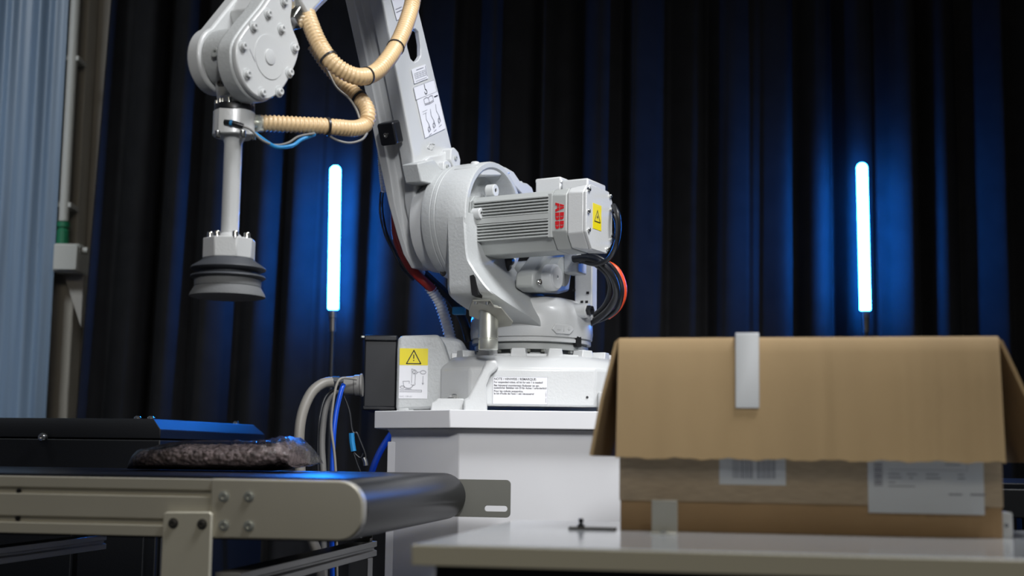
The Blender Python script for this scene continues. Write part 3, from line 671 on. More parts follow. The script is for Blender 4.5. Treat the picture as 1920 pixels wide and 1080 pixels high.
# note label on the front of the base
a = PB(924, 757, 3.122); b_ = PB(1026, 757, 3.122); c = PB(924, 706, 3.122)
lw_, lh = (b_ - a).length, (c - a).length
lb = plate('note_label', lw_, lh, 'label_white', R, MB_ @ frame((1, 0, 0), (0, 0, 1), (a.x, -.2386, a.z)))
strokes('border', [[(0, 0), (lw_, 0), (lw_, lh), (0, lh), (0, 0)]], .0006, 'ink_faint', lb, T(0, 0, .0006))
for k, (tx, yy, sz) in enumerate((('NOTE / HINWEIS / REMARQUE:', .875, .118), ('For suspended robot, oil kit for axis 1 is needed!', .765, .1), ('Bei h\u00e4ngend montiertem Roboter ist ein', .645, .1), ('zus\u00e4tzlicher Beh\u00e4lter mit \u00d6l f\u00fcr Achse 1 erforderlich!', .555, .1), ('Pour les robots suspendus,', .435, .1), ("le kit d'huile de l'axe 1 est n\u00e9cessaire!", .345, .1))):
    tw = text('print', tx, lh * sz, 'ink', lb, T(.015 * lw_, lh * yy, .0008), bold=.00012)
    wmax = max(v.co.x for v in tw.data.vertices); want = (.78, .9, .83, .97, .54, .74)[k] * lw_; f_ = want / wmax
    for v in tw.data.vertices: v.co.x *= f_
text('print', '3HAC 16831-1', lh * .07, 'ink_gray', lb, T(lw_ * .985, lh * .06, .0008) @ Matrix.Rotation(PI / 2, 4, 'Z'))
q = PB(1101, 745, 3.122); B().cyl((q.x, -.237, q.z), (q.x, -.2395, q.z), .003, n=10).build('set_screw', 'ink', R, M=MB_)
# castellated rim and bolted turning ring
B().lathe([(.185, .125), (.185, .139), (.155, .139), (.150, .132)], (0, 0, 0), (0, 0, 1), 48).build('base_rim', 'robot_paint', R)
lugm = None
for k in range(14):
    a = 2 * PI * k / 14 + .11; M = Matrix.Rotation(a, 4, 'Z') @ T(.184, 0, .14)
    if lugm is None: lugm = B().loft([[Vector((x, y, z)) for x, y in ((-.02, -w_), (.014, -w_), (.014, w_), (-.02, w_))] for z, w_ in ((-.012, .02), (.011, .0155))]).build('rim_lug', 'robot_paint', R, M=M, bevel=.002)
    else: clone(lugm, R, M)
B().lathe([(.118, .13), (.118, .153), (.14, .1535), (.1405, .166), (.137, .1685), (.12, .1686)], (0, 0, 0), (0, 0, 1), 56).build('turning_ring', 'motor_paint', R, bevel=0)
for k in range(22):
    a = 2 * PI * k / 22; bolt(R, (.131 * math.cos(a), .131 * math.sin(a), .1535), (0, 0, -1), .0066, .007, 'zinc', 'ring_bolt', False)
# ---- turret (axis 1)
B().lathe([(.13, .169), (.147, .172), (.1475, .1795), (.1445, .1805), (.1445, .183), (.150, .184), (.152, .20), (.1505, .235), (.145, .254), (.132, .27), (.11, .281), (.085, .287), (.001, .288)], (0, 0, 0), (0, 0, 1), 64).build('turret', 'robot_paint', R)
def onturret(px, py, r):
    d = ray(px, py); dl = Vector((d.dot(LU), d.dot(LV), d.z)); c = W2L(CAM)
    a = dl.x ** 2 + dl.y ** 2; b2 = c.x * dl.x + c.y * dl.y; q = c.x ** 2 + c.y ** 2 - r * r; k = (-b2 - math.sqrt(max(0, b2 * b2 - a * q))) / a; return c + dl * k
c = onturret(1055, 617, .1515); n = Vector((c.x, c.y, 0)).normalized(); xd = Vector((-n.y, n.x, 0))
M = frame(xd, (0, 0, 1), c)
em = B().prism([(-.030, -.002), (-.022, .011), (.022, .011), (.030, 0), (.018, -.012), (-.018, -.012)], fz, -.006, .0035).build('axis_emblem', 'robot_paint', R, M=M, bevel=.0012)
text('emblem_text', '\u2013 1 +', .017, 'robot_paint', em, T(-.016, -.006, .0035), extrude=.0015)
c = onturret(1085, 640, .149); n = Vector((c.x, c.y, 0)).normalized(); xd = Vector((-n.y, n.x, 0))
B().prism([(-.009, -.013), (.009, -.013), (.009, .006)] + arc(0, .006, .009, 0, 180, 8)[1:], fz, -.01, .0012).build('drain_pocket_shade', 'hole_black', R, M=frame(xd, (0, 0, 1), c))  # flush black arch coloured as the shade of a notch, nothing cut
c = onturret(1088, 583, .147); dd = Vector((.88, -.1, 0))
bo = B().lathe([(.021, -.03), (.018, .0), (.0175, .022), (.016, .023)], c, dd, 24).build('turret_boss', 'robot_paint', R)
B().lathe([(.013, 0), (.013, .008), (.011, .011), (.005, .011), (.004, .006), (.0002, .006)], c + dd.normalized() * .023, dd, 6).build('boss_plug', 'black_plastic', bo)
# ---- shoulder housing: ring, bowl and foot
AX = Vector((0, -.187, .456)); UX = (1, 0, 0)
def ax(u): return Vector((u, AX.y, AX.z))
B().lathe([(.128, -.128), (.1345, -.125), (.1365, -.118), (.1385, -.1), (.1378, -.099), (.1378, -.0965), (.140, -.095), (.1405, -.086), (.139, -.085), (.139, -.083), (.1408, -.082), (.1415, -.058), (.1415, -.004), (.1385, 0), (.128, 0), (.123, -.004), (.112, -.04), (.001, -.04)], ax(0), UX, 72).build('shoulder_housing', 'cast_paint', R)
secs = [(.456, -.058, -.003, -.003, -.3282, -.14), (.41, -.058, 0, -.001, -.3268, -.13), (.352, -.058, .004, .0, -.322, -.09), (.325, -.058, .018, .012, -.320, -.05), (.30, -.058, .036, .03, -.318, -.01), (.28, -.058, .052, .048, -.316, .03), (.264, -.056, .066, .06, -.305, .05), (.245, -.05, .078, .07, -.255, .06), (.225, -.04, .088, .08, -.185, .06), (.205, -.03, .09, .085, -.12, .06)]
fine = []
for i in range(len(secs) - 1):
    p0 = secs[max(i - 1, 0)]; p1 = secs[i]; p2 = secs[i + 1]; p3 = secs[min(i + 2, len(secs) - 1)]
    for k in range(4):
        tt = k / 4; fine.append([.5 * (2 * b1 + (c1 - a1) * tt + (2 * a1 - 5 * b1 + 4 * c1 - d1) * tt * tt + (3 * b1 - a1 - 3 * c1 + d1) * tt ** 3) for a1, b1, c1, d1 in zip(p0, p1, p2, p3)])
fine.append(list(secs[-1])); lps = []
for z, u0, u1, u2, vf, vb in fine:
    cc = min(.012, (u1 - u0) * .2); lp = [(u0, vf + cc), (u0 + cc, vf), (u1 - .004, vf), (u1, vf + .004)]
    for k in range(1, 6):
        s = k / 6; lp.append((u1 + (u2 - u1) * (s ** 1.6), vf + (vb - vf) * s))
    lp += [(u2, vb), (u0, vb)]
    lps.append([Vector((u, v, z)) for u, v in lp])
ft_ = B().loft(lps).build('shoulder_foot', 'cast_paint', R, ang=32)
# bosses and screws around the bowl
for (px, py, uu, rr_, hh_) in ((930, 357, -.012, .0155, .012), (903, 400, .0, .0135, .012), (978, 347, -.03, .01, .006)):
    p = RU(px, py, uu + hh_); B().lathe([(rr_, -hh_ * 1.8), (rr_, hh_ * -.1), (rr_ * .9, 0), (rr_ * .36, 0), (rr_ * .33, -.004), (.0002, -.004)], p, UX, 20).build('screw_boss', 'robot_paint', R)
    q_ = RU(px, py, uu + hh_ - .0025); B().cyl(q_ - Vector((.002, 0, 0)), q_, rr_ * .34, n=10).build('screw_recess_shade', 'hole_black', R)  # black disc paints in the shade at the bottom of the recess
rk = [(946, 313), (962, 322), (975, 341), (988, 344), (997, 352), (1001, 366), (985, 372), (960, 345), (948, 325)]
B().prism([(RU(a, b_, -.02).y, RU(a, b_, -.02).z) for a, b_ in rk], fx, -.05, -.018).build('top_lug', 'robot_paint', R, bevel=.003)
tp_ = [(897, 312), (905, 309), (925, 305), (938, 306), (950, 313), (962, 325), (940, 330), (905, 330)]
B().prism([(RU(a, b_, 0).y, RU(a, b_, 0).z) for a, b_ in tp_], fx, -.07, -.004).build('top_pad', 'robot_paint', R, bevel=.004)
p = RU(891, 312, -.03); B().lathe([(.0105, -.01), (.0105, .008), (.009, .0105), (.0002, .0108)], p, (0, 0, 1), 18).build('lifting_plug', 'robot_paint', R)
sl = [RV(a, b_, -.3195) for a, b_ in ((881, 517), (888, 515), (891, 520), (897, 553), (892, 557), (885, 553))]
B().prism([(q_.x, q_.z) for q_ in sl], fy, -.3202, -.29).build('adjusting_slot_shade', 'hole_black', R)  # black insert coloured as the dark inside of a slot, not an opening
p = RU(831, 512, -.1); B().lathe([(.009, 0), (.009, .0015), (.006, .002), (.006, .0005), (.0002, .0005)], RV(831, 511, -.245), (-.2, -1, -.3), 16).build('oil_plug', 'dark_steel', R)
# stop pin and its bracket plate
pc = RV(916, 600, -.285)
B().lathe([(.0215, 0), (.0225, .0015), (.0225, .022), (.021, .023), (.021, .025), (.0225, .026), (.0225, .10), (.0215, .1015)], (pc.x, pc.y, RV(916, 656, -.285).z), (0, 0, 1), 28).build('stop_pin', 'zinc', R)
poly = [RV(880, 590, -.25), RV(879, 578, -.30), RV(886, 562, -.335), RV(919, 561, -.338), RV(927, 573, -.336), RV(940, 576, -.33), RV(962, 602, -.275), RV(958, 609, -.255), RV(935, 612, -.25)]
B().loft([poly, [q_ - Vector((0, 0, .003)) for q_ in poly]]).build('stop_bracket', 'bracket_metal', R, bevel=.0008)
for px in (893, 914): p = RV(px, 566, -.34); B().cyl(p, p + Vector((0, 0, -.006)), .004, n=8).build('bracket_screw', 'steel', R)
# ---- axis 2 gear cover towards the lower arm
B().lathe([(.09, -.175), (.115, -.17), (.118, -.135), (.13, -.128)], ax(0), UX, 64).build('gear_cover', 'robot_paint', R)
# ---- axis 2 motor
MC = Vector((0, -.205, .433))
def msec(u, dv=.067, zt=.07, zb=.068, c1=.016, c2=.03): return [Vector((u, MC.y + y, MC.z + z)) for y, z in ((-dv, -zb + c2 * 1.25), (-dv, zt - c1), (-dv + c1, zt), (dv - c1, zt), (dv, zt - c1), (dv, -zb + c2), (dv - c2, -zb), (-dv + c2, -zb))]
mo = B().loft([msec(-.045, .062), msec(.193, .062)]).build('motor_body', 'motor_paint', R, bevel=.003)
fb_ = B()
zs_ = [MC.z + .052 - k * .0072 for k in range(6)] + [MC.z - .002 - k * .0072 for k in range(6)]
for z in zs_: fb_.box((.088, MC.y - .065, z), (.196, .009, .0034))
fb_.box((.088, MC.y - .0645, MC.z + .0075), (.196, .009, .013))
fb_.box((-.0135, MC.y - .064, MC.z + .008), (.007, .01, .1)).box((.19, MC.y - .064, MC.z + .008), (.01, .01, .1))
fb_.build('cooling_fins', 'motor_paint', mo, bevel=.0006)
B().loft([msec(-.035, .069, .073, .07), msec(-.018, .069, .073, .07)]).build('motor_flange', 'motor_paint', R, bevel=.002)
for px, py in ((921, 376), (917, 461)): p = RU(px, py, -.008); bolt(R, p, (1, 0, 0), .0075, .009, 'motor_paint', 'flange_screw')
lgb = B().loft([msec(.193, .0675), msec(.232, .0675)]).build('motor_head', 'motor_paint', R, bevel=.003)
end = B().loft([msec(.2325, .066, .071, .066, .014, .022), msec(.274, .068, .075, .07, .018, .028)]).build('motor_end_box', 'robot_paint', R, bevel=.003)
ec = B().loft([msec(.2745, .0685, .0755, .0705, .02, .028), msec(.2815, .0685, .0755, .0705, .02, .028)]).build('motor_end_plate', 'robot_paint', R, bevel=.0015)
for y, z in ((-.058, .062), (.055, .066), (.061, .035), (.061, -.035), (.04, -.06), (-.058, -.03), (-.06, .012)): bolt(ec, (.2815, MC.y + y, MC.z + z), (1, 0, 0), .0048, .0045, 'steel', 'screw')
for z in (.042, -.03): B().lathe([(.009, -.012), (.008, 0), (.005, .001), (.0045, -.003), (.0002, -.003)], (.236, MC.y - .058, MC.z + z), (.75, -.6, 0), 16).build('screw_pocket', 'motor_paint', R)
yl = plate('warning_label', .044, .058, 'label_yellow', ec, frame((0, 1, 0), (0, 0, 1), (.2817, MC.y - .036, MC.z - .023)))
strokes('warning_triangle', [tri(.022, .018, .030, .026), [(.022, .025), (.022, .033)], [(.019, .029), (.025, .029)]], .0018, 'ink', yl, T(0, 0, .0007))
# maker's logo: block letters split by thin gaps, set sideways
lg = B()
def quad(x0_, y0_, x1_, y1_, sl0=0, sl1=0): lg.add([(x0_ + sl0, y0_, 0), (x1_ + sl0, y0_, 0), (x1_ + sl1, y1_, 0), (x0_ + sl1, y1_, 0), (x0_ + sl0, y0_, .0009), (x1_ + sl0, y0_, .0009), (x1_ + sl1, y1_, .0009), (x0_ + sl1, y1_, .0009)], [(0, 1, 2, 3), (4, 7, 6, 5), (0, 4, 5, 1), (1, 5, 6, 2), (2, 6, 7, 3), (3, 7, 4, 0)])
def polyq(pts): n_ = len(pts); lg.add([(x, y, 0) for x, y in pts] + [(x, y, .0009) for x, y in pts], [tuple(range(n_))[::-1], tuple(range(n_, 2 * n_))] + [(i, (i + 1) % n_, n_ + (i + 1) % n_, n_ + i) for i in range(n_)])
# letter A (height 1): two halves, each cut by a horizontal gap
def S(pts, ox): polyq([((x + ox) * .0215, y * .0215) for x, y in pts])
S([(.0, 0), (.27, 0), (.33, .2), (.47, .2), (.47, .46), (.15, .46)], 0); S([(1.0, 0), (.73, 0), (.67, .2), (.53, .2), (.53, .46), (.85, .46)], 0)
S([(.17, .53), (.47, .53), (.47, 1), (.33, 1)], 0); S([(.83, .53), (.53, .53), (.53, 1), (.67, 1)], 0)
for ox in (1.08, 2.0):
    S([(0, 0), (.4, 0), (.4, .46), (0, .46)], ox); S([(.46, 0), (.68, .03), (.8, .13), (.82, .27), (.78, .4), (.72, .46), (.46, .46), (.46, .3), (.55, .27), (.55, .22), (.46, .18)], ox)
    S([(0, .53), (.4, .53), (.4, 1), (0, 1)], ox); S([(.46, .53), (.71, .53), (.77, .62), (.77, .8), (.68, .95), (.46, 1), (.46, .81), (.52, .78), (.52, .72), (.46, .7)], ox)
Lh = 2.82 * .0215
lg.build('maker_logo', 'logo_red', R, M=frame((0, 0, -1), (1, 0, 0), (.2035, MC.y - .0677, MC.z + .006 + Lh / 2)), smooth=False)
# connector box behind the motor
for (x0_, x1_, yt, yb_, vv) in ((1003, 1052, 339, 366, -.11), (1052, 1103, 342, 366, -.12)):
    a = RV(x0_, yt, vv); c = RV(x1_, yb_, vv); B().box(((a.x + c.x) / 2, vv + .05, (a.z + c.z) / 2 - .005), (c.x - a.x - .002, .1, a.z - c.z + .02)).build('connector_box', 'robot_paint', R, bevel=.004)
for px in (1008, 1052, 1077, 1100): p = RV(px, 341, -.105); bolt(R, p, (0, 0, 1), .005, .005, 'robot_paint', 'box_screw')
# ---- axis 1 motor and balance pulley seen under the axis 2 motor
a = RV(935, 505, -.07); c = RV(1062, 500, -.07)
B().lathe([(.03, 0), (.032, .004), (.032, .11), (.036, .112), (.036, .17), (.03, .172)], (a.x, -.05, .345), UX, 28).build('drive_motor', 'motor_paint', R)
for px, py in ((941, 491), (953, 490), (947, 502)): p = RV(px, py, -.13); B().lathe([(.012, -.02), (.013, 0), (.011, .008), (.0005, .009)], p, (.3, -1, -.2), 14).build('cable_plug', 'black_plastic', R)
bp_ = [(1001, 512), (1016, 492), (1026, 478), (1048, 474), (1070, 476), (1072, 515), (1068, 546), (1050, 551), (1012, 546), (1000, 537)]
B().prism([(RU(a_, b2, .09).y, RU(a_, b2, .09).z) for a_, b2 in bp_], fx, .04, .09).build('drive_bracket', 'motor_paint', R, bevel=.006)
p = RU(1046, 520, .118); B().lathe([(.032, -.03), (.032, -.006), (.030, -.003), (.0275, -.002), (.0265, 0), (.005, 0), (.0045, -.003), (.0002, -.003)], p, UX, 36).build('round_cap', 'robot_paint', R)
p = RU(1009, 529, .092); bolt(R, p, (1, -.2, 0), .0075, .007, 'steel', 'bracket_screw')
a = RV(1076, 478, .02); c = RV(1108, 600, .02)
bc = B().box(((a.x + c.x) / 2, .04, (a.z + c.z) / 2), (c.x - a.x, .03, a.z - c.z)).build('cable_plate', 'robot_paint', R, bevel=.003)
a = RV(1058, 475, -.05); c = RV(1085, 512, -.05)
B().box(((a.x + c.x) / 2, -.03, (a.z + c.z) / 2), (c.x - a.x, .05, a.z - c.z)).build('cable_clamp', 'cast_paint', R, bevel=.004)
for px, py in ((1076, 544), (1102, 549), (1091, 566), (1100, 566)): p = RV(px, py, .0245); B().box(p, (.007, .002, .006)).build('slot_shade', 'hole_black', R)  # black squares put on as the shade of small holes
# cables looping at the rear
def rc(name, m, r, pts): return B().tube(cr([RV(a_, b2, v) for a_, b2, v in pts], 8), r, 10).build(name, m, R)
rc('cable', 'cable_black', .0085, [(1076, 486, -.06), (1100, 484, -.07), (1125, 492, -.08), (1148, 518, -.06), (1156, 550, -.03), (1143, 578, .0), (1120, 598, .03), (1095, 612, .05)])
rc('cable', 'cable_black', .007, [(1078, 490, -.04), (1105, 490, -.05), (1135, 510, -.04), (1145, 540, -.01), (1135, 572, .02), (1112, 592, .04), (1090, 600, .06)])
rc('cable', 'cable_black', .006, [(1076, 482, -.02), (1108, 478, -.04), (1140, 494, -.03), (1160, 520, -.01), (1166, 550, .0), (1155, 582, .02), (1125, 600, .04), (1095, 606, .06)])
rc('cable', 'cable_orange', .0075, [(1135, 492, .0), (1156, 505, .0), (1168, 530, .01), (1169, 555, .02), (1159, 578, .03), (1140, 594, .04)])
rc('cable', 'cable_black', .0062, [(1150, 385, -.15), (1158, 402, -.16), (1160, 430, -.15), (1154, 462, -.13), (1140, 486, -.1), (1118, 495, -.08), (1095, 490, -.06), (1075, 482, -.05)])
rc('cable', 'cable_black', .005, [(1150, 402, -.12), (1156, 418, -.12), (1156, 440, -.12), (1150, 452, -.12), (1146, 440, -.14)])
# ---- lower arm with its recessed front channel
stn = [(.352, -.205, -.15, -.225, -.19), (.385, -.228, -.12, -.235, -.18), (.43, -.25, -.10, -.24, -.176), (.50, -.285, -.095, -.243, -.17), (.56, -.312, -.112, -.243, -.15), (.606, -.333, -.133, -.243, -.145), (.70, -.372, -.183, -.243, -.145), (.80, -.414, -.236, -.244, -.145), (.942, -.474, -.313, -.247, -.145), (1.06, -.526, -.378, -.25, -.145), (1.2, -.60, -.45, -.25, -.14), (1.34, -.66, -.5, -.24, -.13)]
lps = []
for z, vf, vb, u0, u1 in stn:
    w_ = u1 - u0; dp = .022 if z > .45 else .006
    lps.append([Vector(q_) for q_ in ((u0, vf, z), (u0 + w_ * .24, vf, z), (u0 + w_ * .3, vf + dp, z), (u0 + w_ * .56, vf + dp, z), (u0 + w_ * .62, vf + .003, z), (u1 - .003, vf, z), (u1, vf + .003, z), (u1, vb, z), (u0, vb, z))])
arm = B().loft(lps).build('lower_arm', 'robot_paint', R, ang=25)
hc = [RU(a_, b2, -.145) for a_, b2 in ((762, 62), (767, 56), (779, 54), (785, 60), (789, 85), (789, 105), (784, 113), (777, 117), (770, 110), (764, 88))]
cut(arm, B().prism([(q_.y, q_.z) for q_ in hc], fx, -.20, -.10).build('cutter', 'hole_black', R))
cut(arm, B().prism([(-.372, .80), (-.19, .80), (-.19, .95), (-.40, .95), (-.40, .87)], fx, -.228, -.157).build('cutter', 'hole_black', R))
bv = arm.modifiers.new('bevel', 'BEVEL'); bv.width = .0025; bv.segments = 2; bv.limit_method = 'ANGLE'; bv.angle_limit = math.radians(40)
# printed labels on the side of the arm
def arm_label(name, LL, LR, UL, m='label_white', u=-.1432):
    a = RU(*LL, u); b2 = RU(*LR, u); c = RU(*UL, u); M = frame(b2 - a, c - a, a); o = plate(name, (b2 - a).length, (c - a).length, m, R, M); return o, (b2 - a).length, (c - a).length
o, w_, h = arm_label('handling_label', (797, 259), (835, 241), (779, 189))
bk = [[(.3 * w_, .83 * h), (.3 * w_, .95 * h), (.42 * w_, .97 * h), (.52 * w_, .94 * h), (.62 * w_, .97 * h), (.72 * w_, .95 * h), (.72 * w_, .83 * h), (.52 * w_, .81 * h), (.3 * w_, .83 * h)], [(.52 * w_, .81 * h), (.52 * w_, .94 * h)], [(.3 * w_, .8 * h), (.52 * w_, .78 * h), (.72 * w_, .8 * h)]]
strokes('book_symbol', bk, .0016, 'ink_gray', o, T(0, 0, .0006)); strokes('print', [[(.8 * w_, .9 * h), (.95 * w_, .9 * h)]], .003, 'ink', o, T(0, 0, .0006))
fig = []
for k, (cx, cy) in enumerate(((.25, .3), (.5, .34), (.78, .4))):
    fig += [[(cx * w_ - .004, cy * h - .02), (cx * w_ + .004, cy * h), (cx * w_ - .003, cy * h + .012), (cx * w_, cy * h + .028)], arc(cx * w_, cy * h - .012, .0055, 0, 360, 8), [(cx * w_ - .006, cy * h - .026), (cx * w_ + .006, cy * h - .024)], [(cx * w_ + .004, cy * h), (cx * w_ + .007, cy * h - .015)]]
strokes('robot_drawings', fig, .0016, 'ink_gray', o, T(0, 0, .0006)); strokes('print', [[(.12 * w_, .66 * h), (.35 * w_, .66 * h)], [(.12 * w_, .6 * h), (.3 * w_, .6 * h)]], .0012, 'ink_faint', o, T(0, 0, .0006))
o, w_, h = arm_label('hook_label', (780, 187), (818, 172), (773, 165))
strokes('border', [[(0, 0), (w_, 0), (w_, h), (0, h), (0, 0)]], .001, 'ink_faint', o, T(0, 0, .0006))
strokes('hook_symbol', [[(.5 * w_, .92 * h), (.5 * w_, .5 * h)], arc(.5 * w_, .32 * h, .18 * h, 90, -180, 10)], .0022, 'ink', o, T(0, 0, .0006))
o, w_, h = arm_label('type_label', (777, 157), (803, 147), (770, 131))
pr_ = [[(.12 * w_, y * h), (.88 * w_, y * h)] for y in (.12, .3, .42, .54, .66)] + [[(x * w_, .3 * h), (x * w_, .66 * h)] for x in (.12, .3, .5, .7, .88)]
strokes('print', pr_, .0014, 'ink_faint', o, T(0, 0, .0006)); strokes('print', [[(.3 * w_, .85 * h), (.8 * w_, .85 * h)], [(.95 * w_, .2 * h), (.95 * w_, .9 * h)]], .0016, 'ink_gray', o, T(0, 0, .0006))
o, w_, h = arm_label('upper_label', (744, 38), (766, 28), (733, -8))
strokes('print', [[(.1 * w_, y * h), (.6 * w_, y * h)] for y in (.3, .42, .82, .9)], .0016, 'ink_gray', o, T(0, 0, .0006))
a = RU(802, 284, -.1446); M = frame(RU(835, 268, -.1446) - a, RU(793, 252, -.1446) - a, a)
text('axis_mark', '<2>', .024, 'robot_paint', R, M, extrude=.0015)
# stop block, lugs and bumper on the arm
bl = [(783, 306), (806, 300), (814, 299), (832, 322), (830, 330), (815, 346), (790, 341)]
B().prism([(RU(a_, b2, -.115).y, RU(a_, b2, -.115).z) for a_, b2 in bl], fx, -.16, -.115).build('stop_block', 'cast_paint', R, bevel=.003)
for pts in ([(846, 279), (852, 276), (860, 285), (864, 300), (863, 316), (852, 318), (845, 300)], [(832, 303), (838, 299), (846, 306), (848, 320), (838, 326), (832, 318)]):
    lgo = B().prism([(RU(a_, b2, -.12).y, RU(a_, b2, -.12).z) for a_, b2 in pts], fx, -.16, -.12).build('arm_lug', 'robot_paint', R, bevel=.003)
    cx = sum(q_[0] for q_ in pts) / len(pts); cy = sum(q_[1] for q_ in pts) / len(pts); p = RU(cx - 1, cy, -.12); bolt(R, p, (1, 0, 0), .0055, .004, 'motor_paint', 'lug_screw')
fr = [(798, 300), (806, 293), (826, 290), (843, 280), (850, 290), (848, 310), (830, 330), (812, 335)]
B().prism([(RU(a_, b2, -.135).y, RU(a_, b2, -.135).z) for a_, b2 in fr], fx, -.16, -.135).build('lug_plate', 'robot_paint', R, bevel=.003)
bc_ = RV(730, 250, -.383); tilt = Matrix.Rotation(math.radians(23), 3, 'X')
bm_ = B().prism(rrect(-.0225, -.0265, .0225, .0265, .006, 4), fy, -.012, .02).build('bumper', 'black_plastic', R, M=Matrix.Translation(bc_) @ tilt.to_4x4(), bevel=.003)
B().lathe([(.006, 0), (.006, .003), (.003, .003), (.0028, .001), (.0002, .001)], (-.002, -.012, -.002), (0, -1, 0), 14).build('bumper_screw', 'steel', bm_)
# ---- elbow and forearm
Wc_ = Vector((0, -1.142, .598)); ev = Vector((0, .61, .793)).normalized(); gv = Vector((0, -.793, .61))
EL = Vector((0, -.60, 1.32))
B().lathe([(.10, -.26), (.13, -.25), (.13, -.13), (.145, -.125), (.145, .08), (.12, .1), (.06, .105)], EL, UX, 48).build('elbow_housing', 'robot_paint', R)
fa = []
for s_, hw, hd in ((.16, .06, .05), (.22, .064, .055), (.34, .075, .07), (.5, .085, .085), (.7, .09, .095), (.92, .095, .105), (1.05, .09, .1)):
    c = Wc_ + ev * s_; cc = .018; uo = .010
    fa.append([c + Vector((uo + x, 0, 0)) + gv * y for x, y in ((-hw + cc, -hd), (hw - cc, -hd), (hw, -hd + cc), (hw, hd - cc), (hw - cc, hd), (-hw + cc, hd), (-hw, hd - cc), (-hw, -hd + cc))])
B().loft(fa).build('forearm', 'robot_paint', R, bevel=.004)
def wv(e_, g_): p = Wc_ + ev * e_ + gv * g_; return (p.y, p.z)
fk = [wv(.20, .05)] + [wv(.0605 * math.cos(a_), .0605 * math.sin(a_)) for a_ in [math.radians(k) for k in range(66, 296, 10)]] + [wv(.20, -.05)]
B().prism(fk, fx, -.0555, -.026).build('wrist_fork', 'robot_paint', R, bevel=.005, seg=3)
B().prism([wv(.19, .052), wv(.085, .045), wv(.07, .02), wv(.07, -.02), wv(.085, -.045), wv(.19, -.052)], fx, -.028, .04).build('fork_web', 'robot_paint', R, bevel=.004)
p = RV(458, 4, -1.115); B().lathe([(.017, -.004), (.017, .002), (.015, .0025), (.0145, -.0005), (.0002, -.0005)], Wc_ + ev * .135 + gv * .0475 + Vector((.012, 0, 0)), gv, 26).build('round_plug', 'motor_paint', R)
B().lathe([(.05, -.0265), (.054, -.022), (.054, .03), (.05, .035)], Wc_, UX, 40).build('tilt_body', 'cast_paint', R)
B().lathe([(.025, -.098), (.025, -.075), (.028, -.06), (.03, -.02)], Wc_ + Vector((.0, 0, 0)), (0, 0, 1), 32).build('wrist_neck', 'robot_paint', R)
pw = RV(407, 101, -1.196); bolt(R, pw, (-.1, -1, .1), .0085, .007, 'motor_paint', 'tilt_screw')
pw = RV(415, 156, -1.19); bolt(R, pw, (-.1, -1, -.2), .006, .006, 'dark_steel', 'tilt_screw')
co_ = [(562, 88), (558, 113), (547, 140), (534, 164), (519, 181), (502, 190), (486, 188), (468, 176), (453, 155), (443, 128), (440, 100), (443, 78), (456, 56), (474, 33), (493, 10), (506, -8), (525, -20), (545, -14), (549, 8), (546, 32), (551, 55), (558, 72)]
def cov(uu, sc=1.0):
    pts = [RU(a_, b2, .075) for a_, b2 in co_]; c = sum(pts, Vector()) / len(pts); return [(c.y + (q_.y - c.y) * sc, c.z + (q_.z - c.z) * sc) for q_ in pts]
def den(pts):
    v = cr([Vector((a_, b2, 0)) for a_, b2 in pts + pts[:3]], 3); n_ = len(pts) * 3; return [(q_.x, q_.y) for q_ in v[3:3 + n_]]
B().prism(den(cov(0, 1.0)), fx, .034, .066).build('wrist_side_housing', 'cast_paint', R, bevel=.003)
cv = B().prism(den(cov(0, .965)), fx, .0655, .0765).build('wrist_cover', 'robot_paint', R, bevel=.003, ang=30)
wc = RU(505, 107, .0765)
B().lathe([(.040, -.001), (.0395, .0012), (.014, .0012), (.0135, .003), (.0125, .0034), (.0002, .0034)], wc, UX, 48).build('cover_disc', 'robot_paint', cv)
for px, py in ((502, 26), (475, 50), (527, 54), (455, 87), (552, 90), (463, 139), (542, 136), (491, 174), (523, 172), (532, 3)):
    p = RU(px, py, .0768); B().lathe([(.0105, -.001), (.0105, .0006), (.0098, .001), (.0075, .001), (.0002, .001)], p, UX, 20).build('spot_face', 'cast_paint', cv); bolt(cv, p + Vector((.0008, 0, 0)), (1, 0, 0), .0066, .0062, 'robot_paint', 'cover_bolt')
strokes('scribe_line', [[(0, 0), (.016, -.018)]], .001, 'ink_gray', cv, frame((0, 1, 0), (0, 0, 1), RU(468, 92, .0768)))
# forearm air block beside the hose
p = RU(548, 30, .04); B().box(p, (.05, .03, .05), M=Matrix.Rotation(-.6, 3, 'X')).build('valve_block', 'steel', R, bevel=.003)
p = RU(541, 10, .05); B().lathe([(.013, 0), (.013, .03), (.009, .031), (.009, .04)], p, (.3, -.6, .4), 18).build('hose_fitting', 'zinc', R)
# connector hood at the rear of the base
a = PB(682, 634, 3.24); c = PB(741, 770, 3.24)
ch = B().prism(rrect(a.x, c.z + .004, c.x, a.z, .006, 3), fy, -.10, .10).build('connector_hood', 'black_plastic', R, M=MB_, bevel=.004)
B().box(((a.x + c.x) / 2, 0, a.z + .002), (c.x - a.x, .215, .014)).build('hood_lid', 'black_plastic', R, M=MB_, bevel=.003)
B().box(((a.x + c.x) / 2, 0, c.z + .006), (c.x - a.x, .215, .01)).build('hood_rim', 'black_plastic', R, M=MB_, bevel=.003)
B().box((a.x - .004, -.06, a.z + .008), (.018, .012, .004), rz=.3).build('hood_latch', 'zinc', R, M=MB_)
for py in (652, 764): q = PB(742, py, 3.13); B().cyl((q.x - .003, -.115, q.z), (q.x + .003, -.115, q.z), .006, n=10).build('hood_screw', 'steel', R, M=MB_)
g = PB(680, 722, 3.2); g2 = PB(646, 723, 3.2); g3 = PB(612, 717, 3.2)
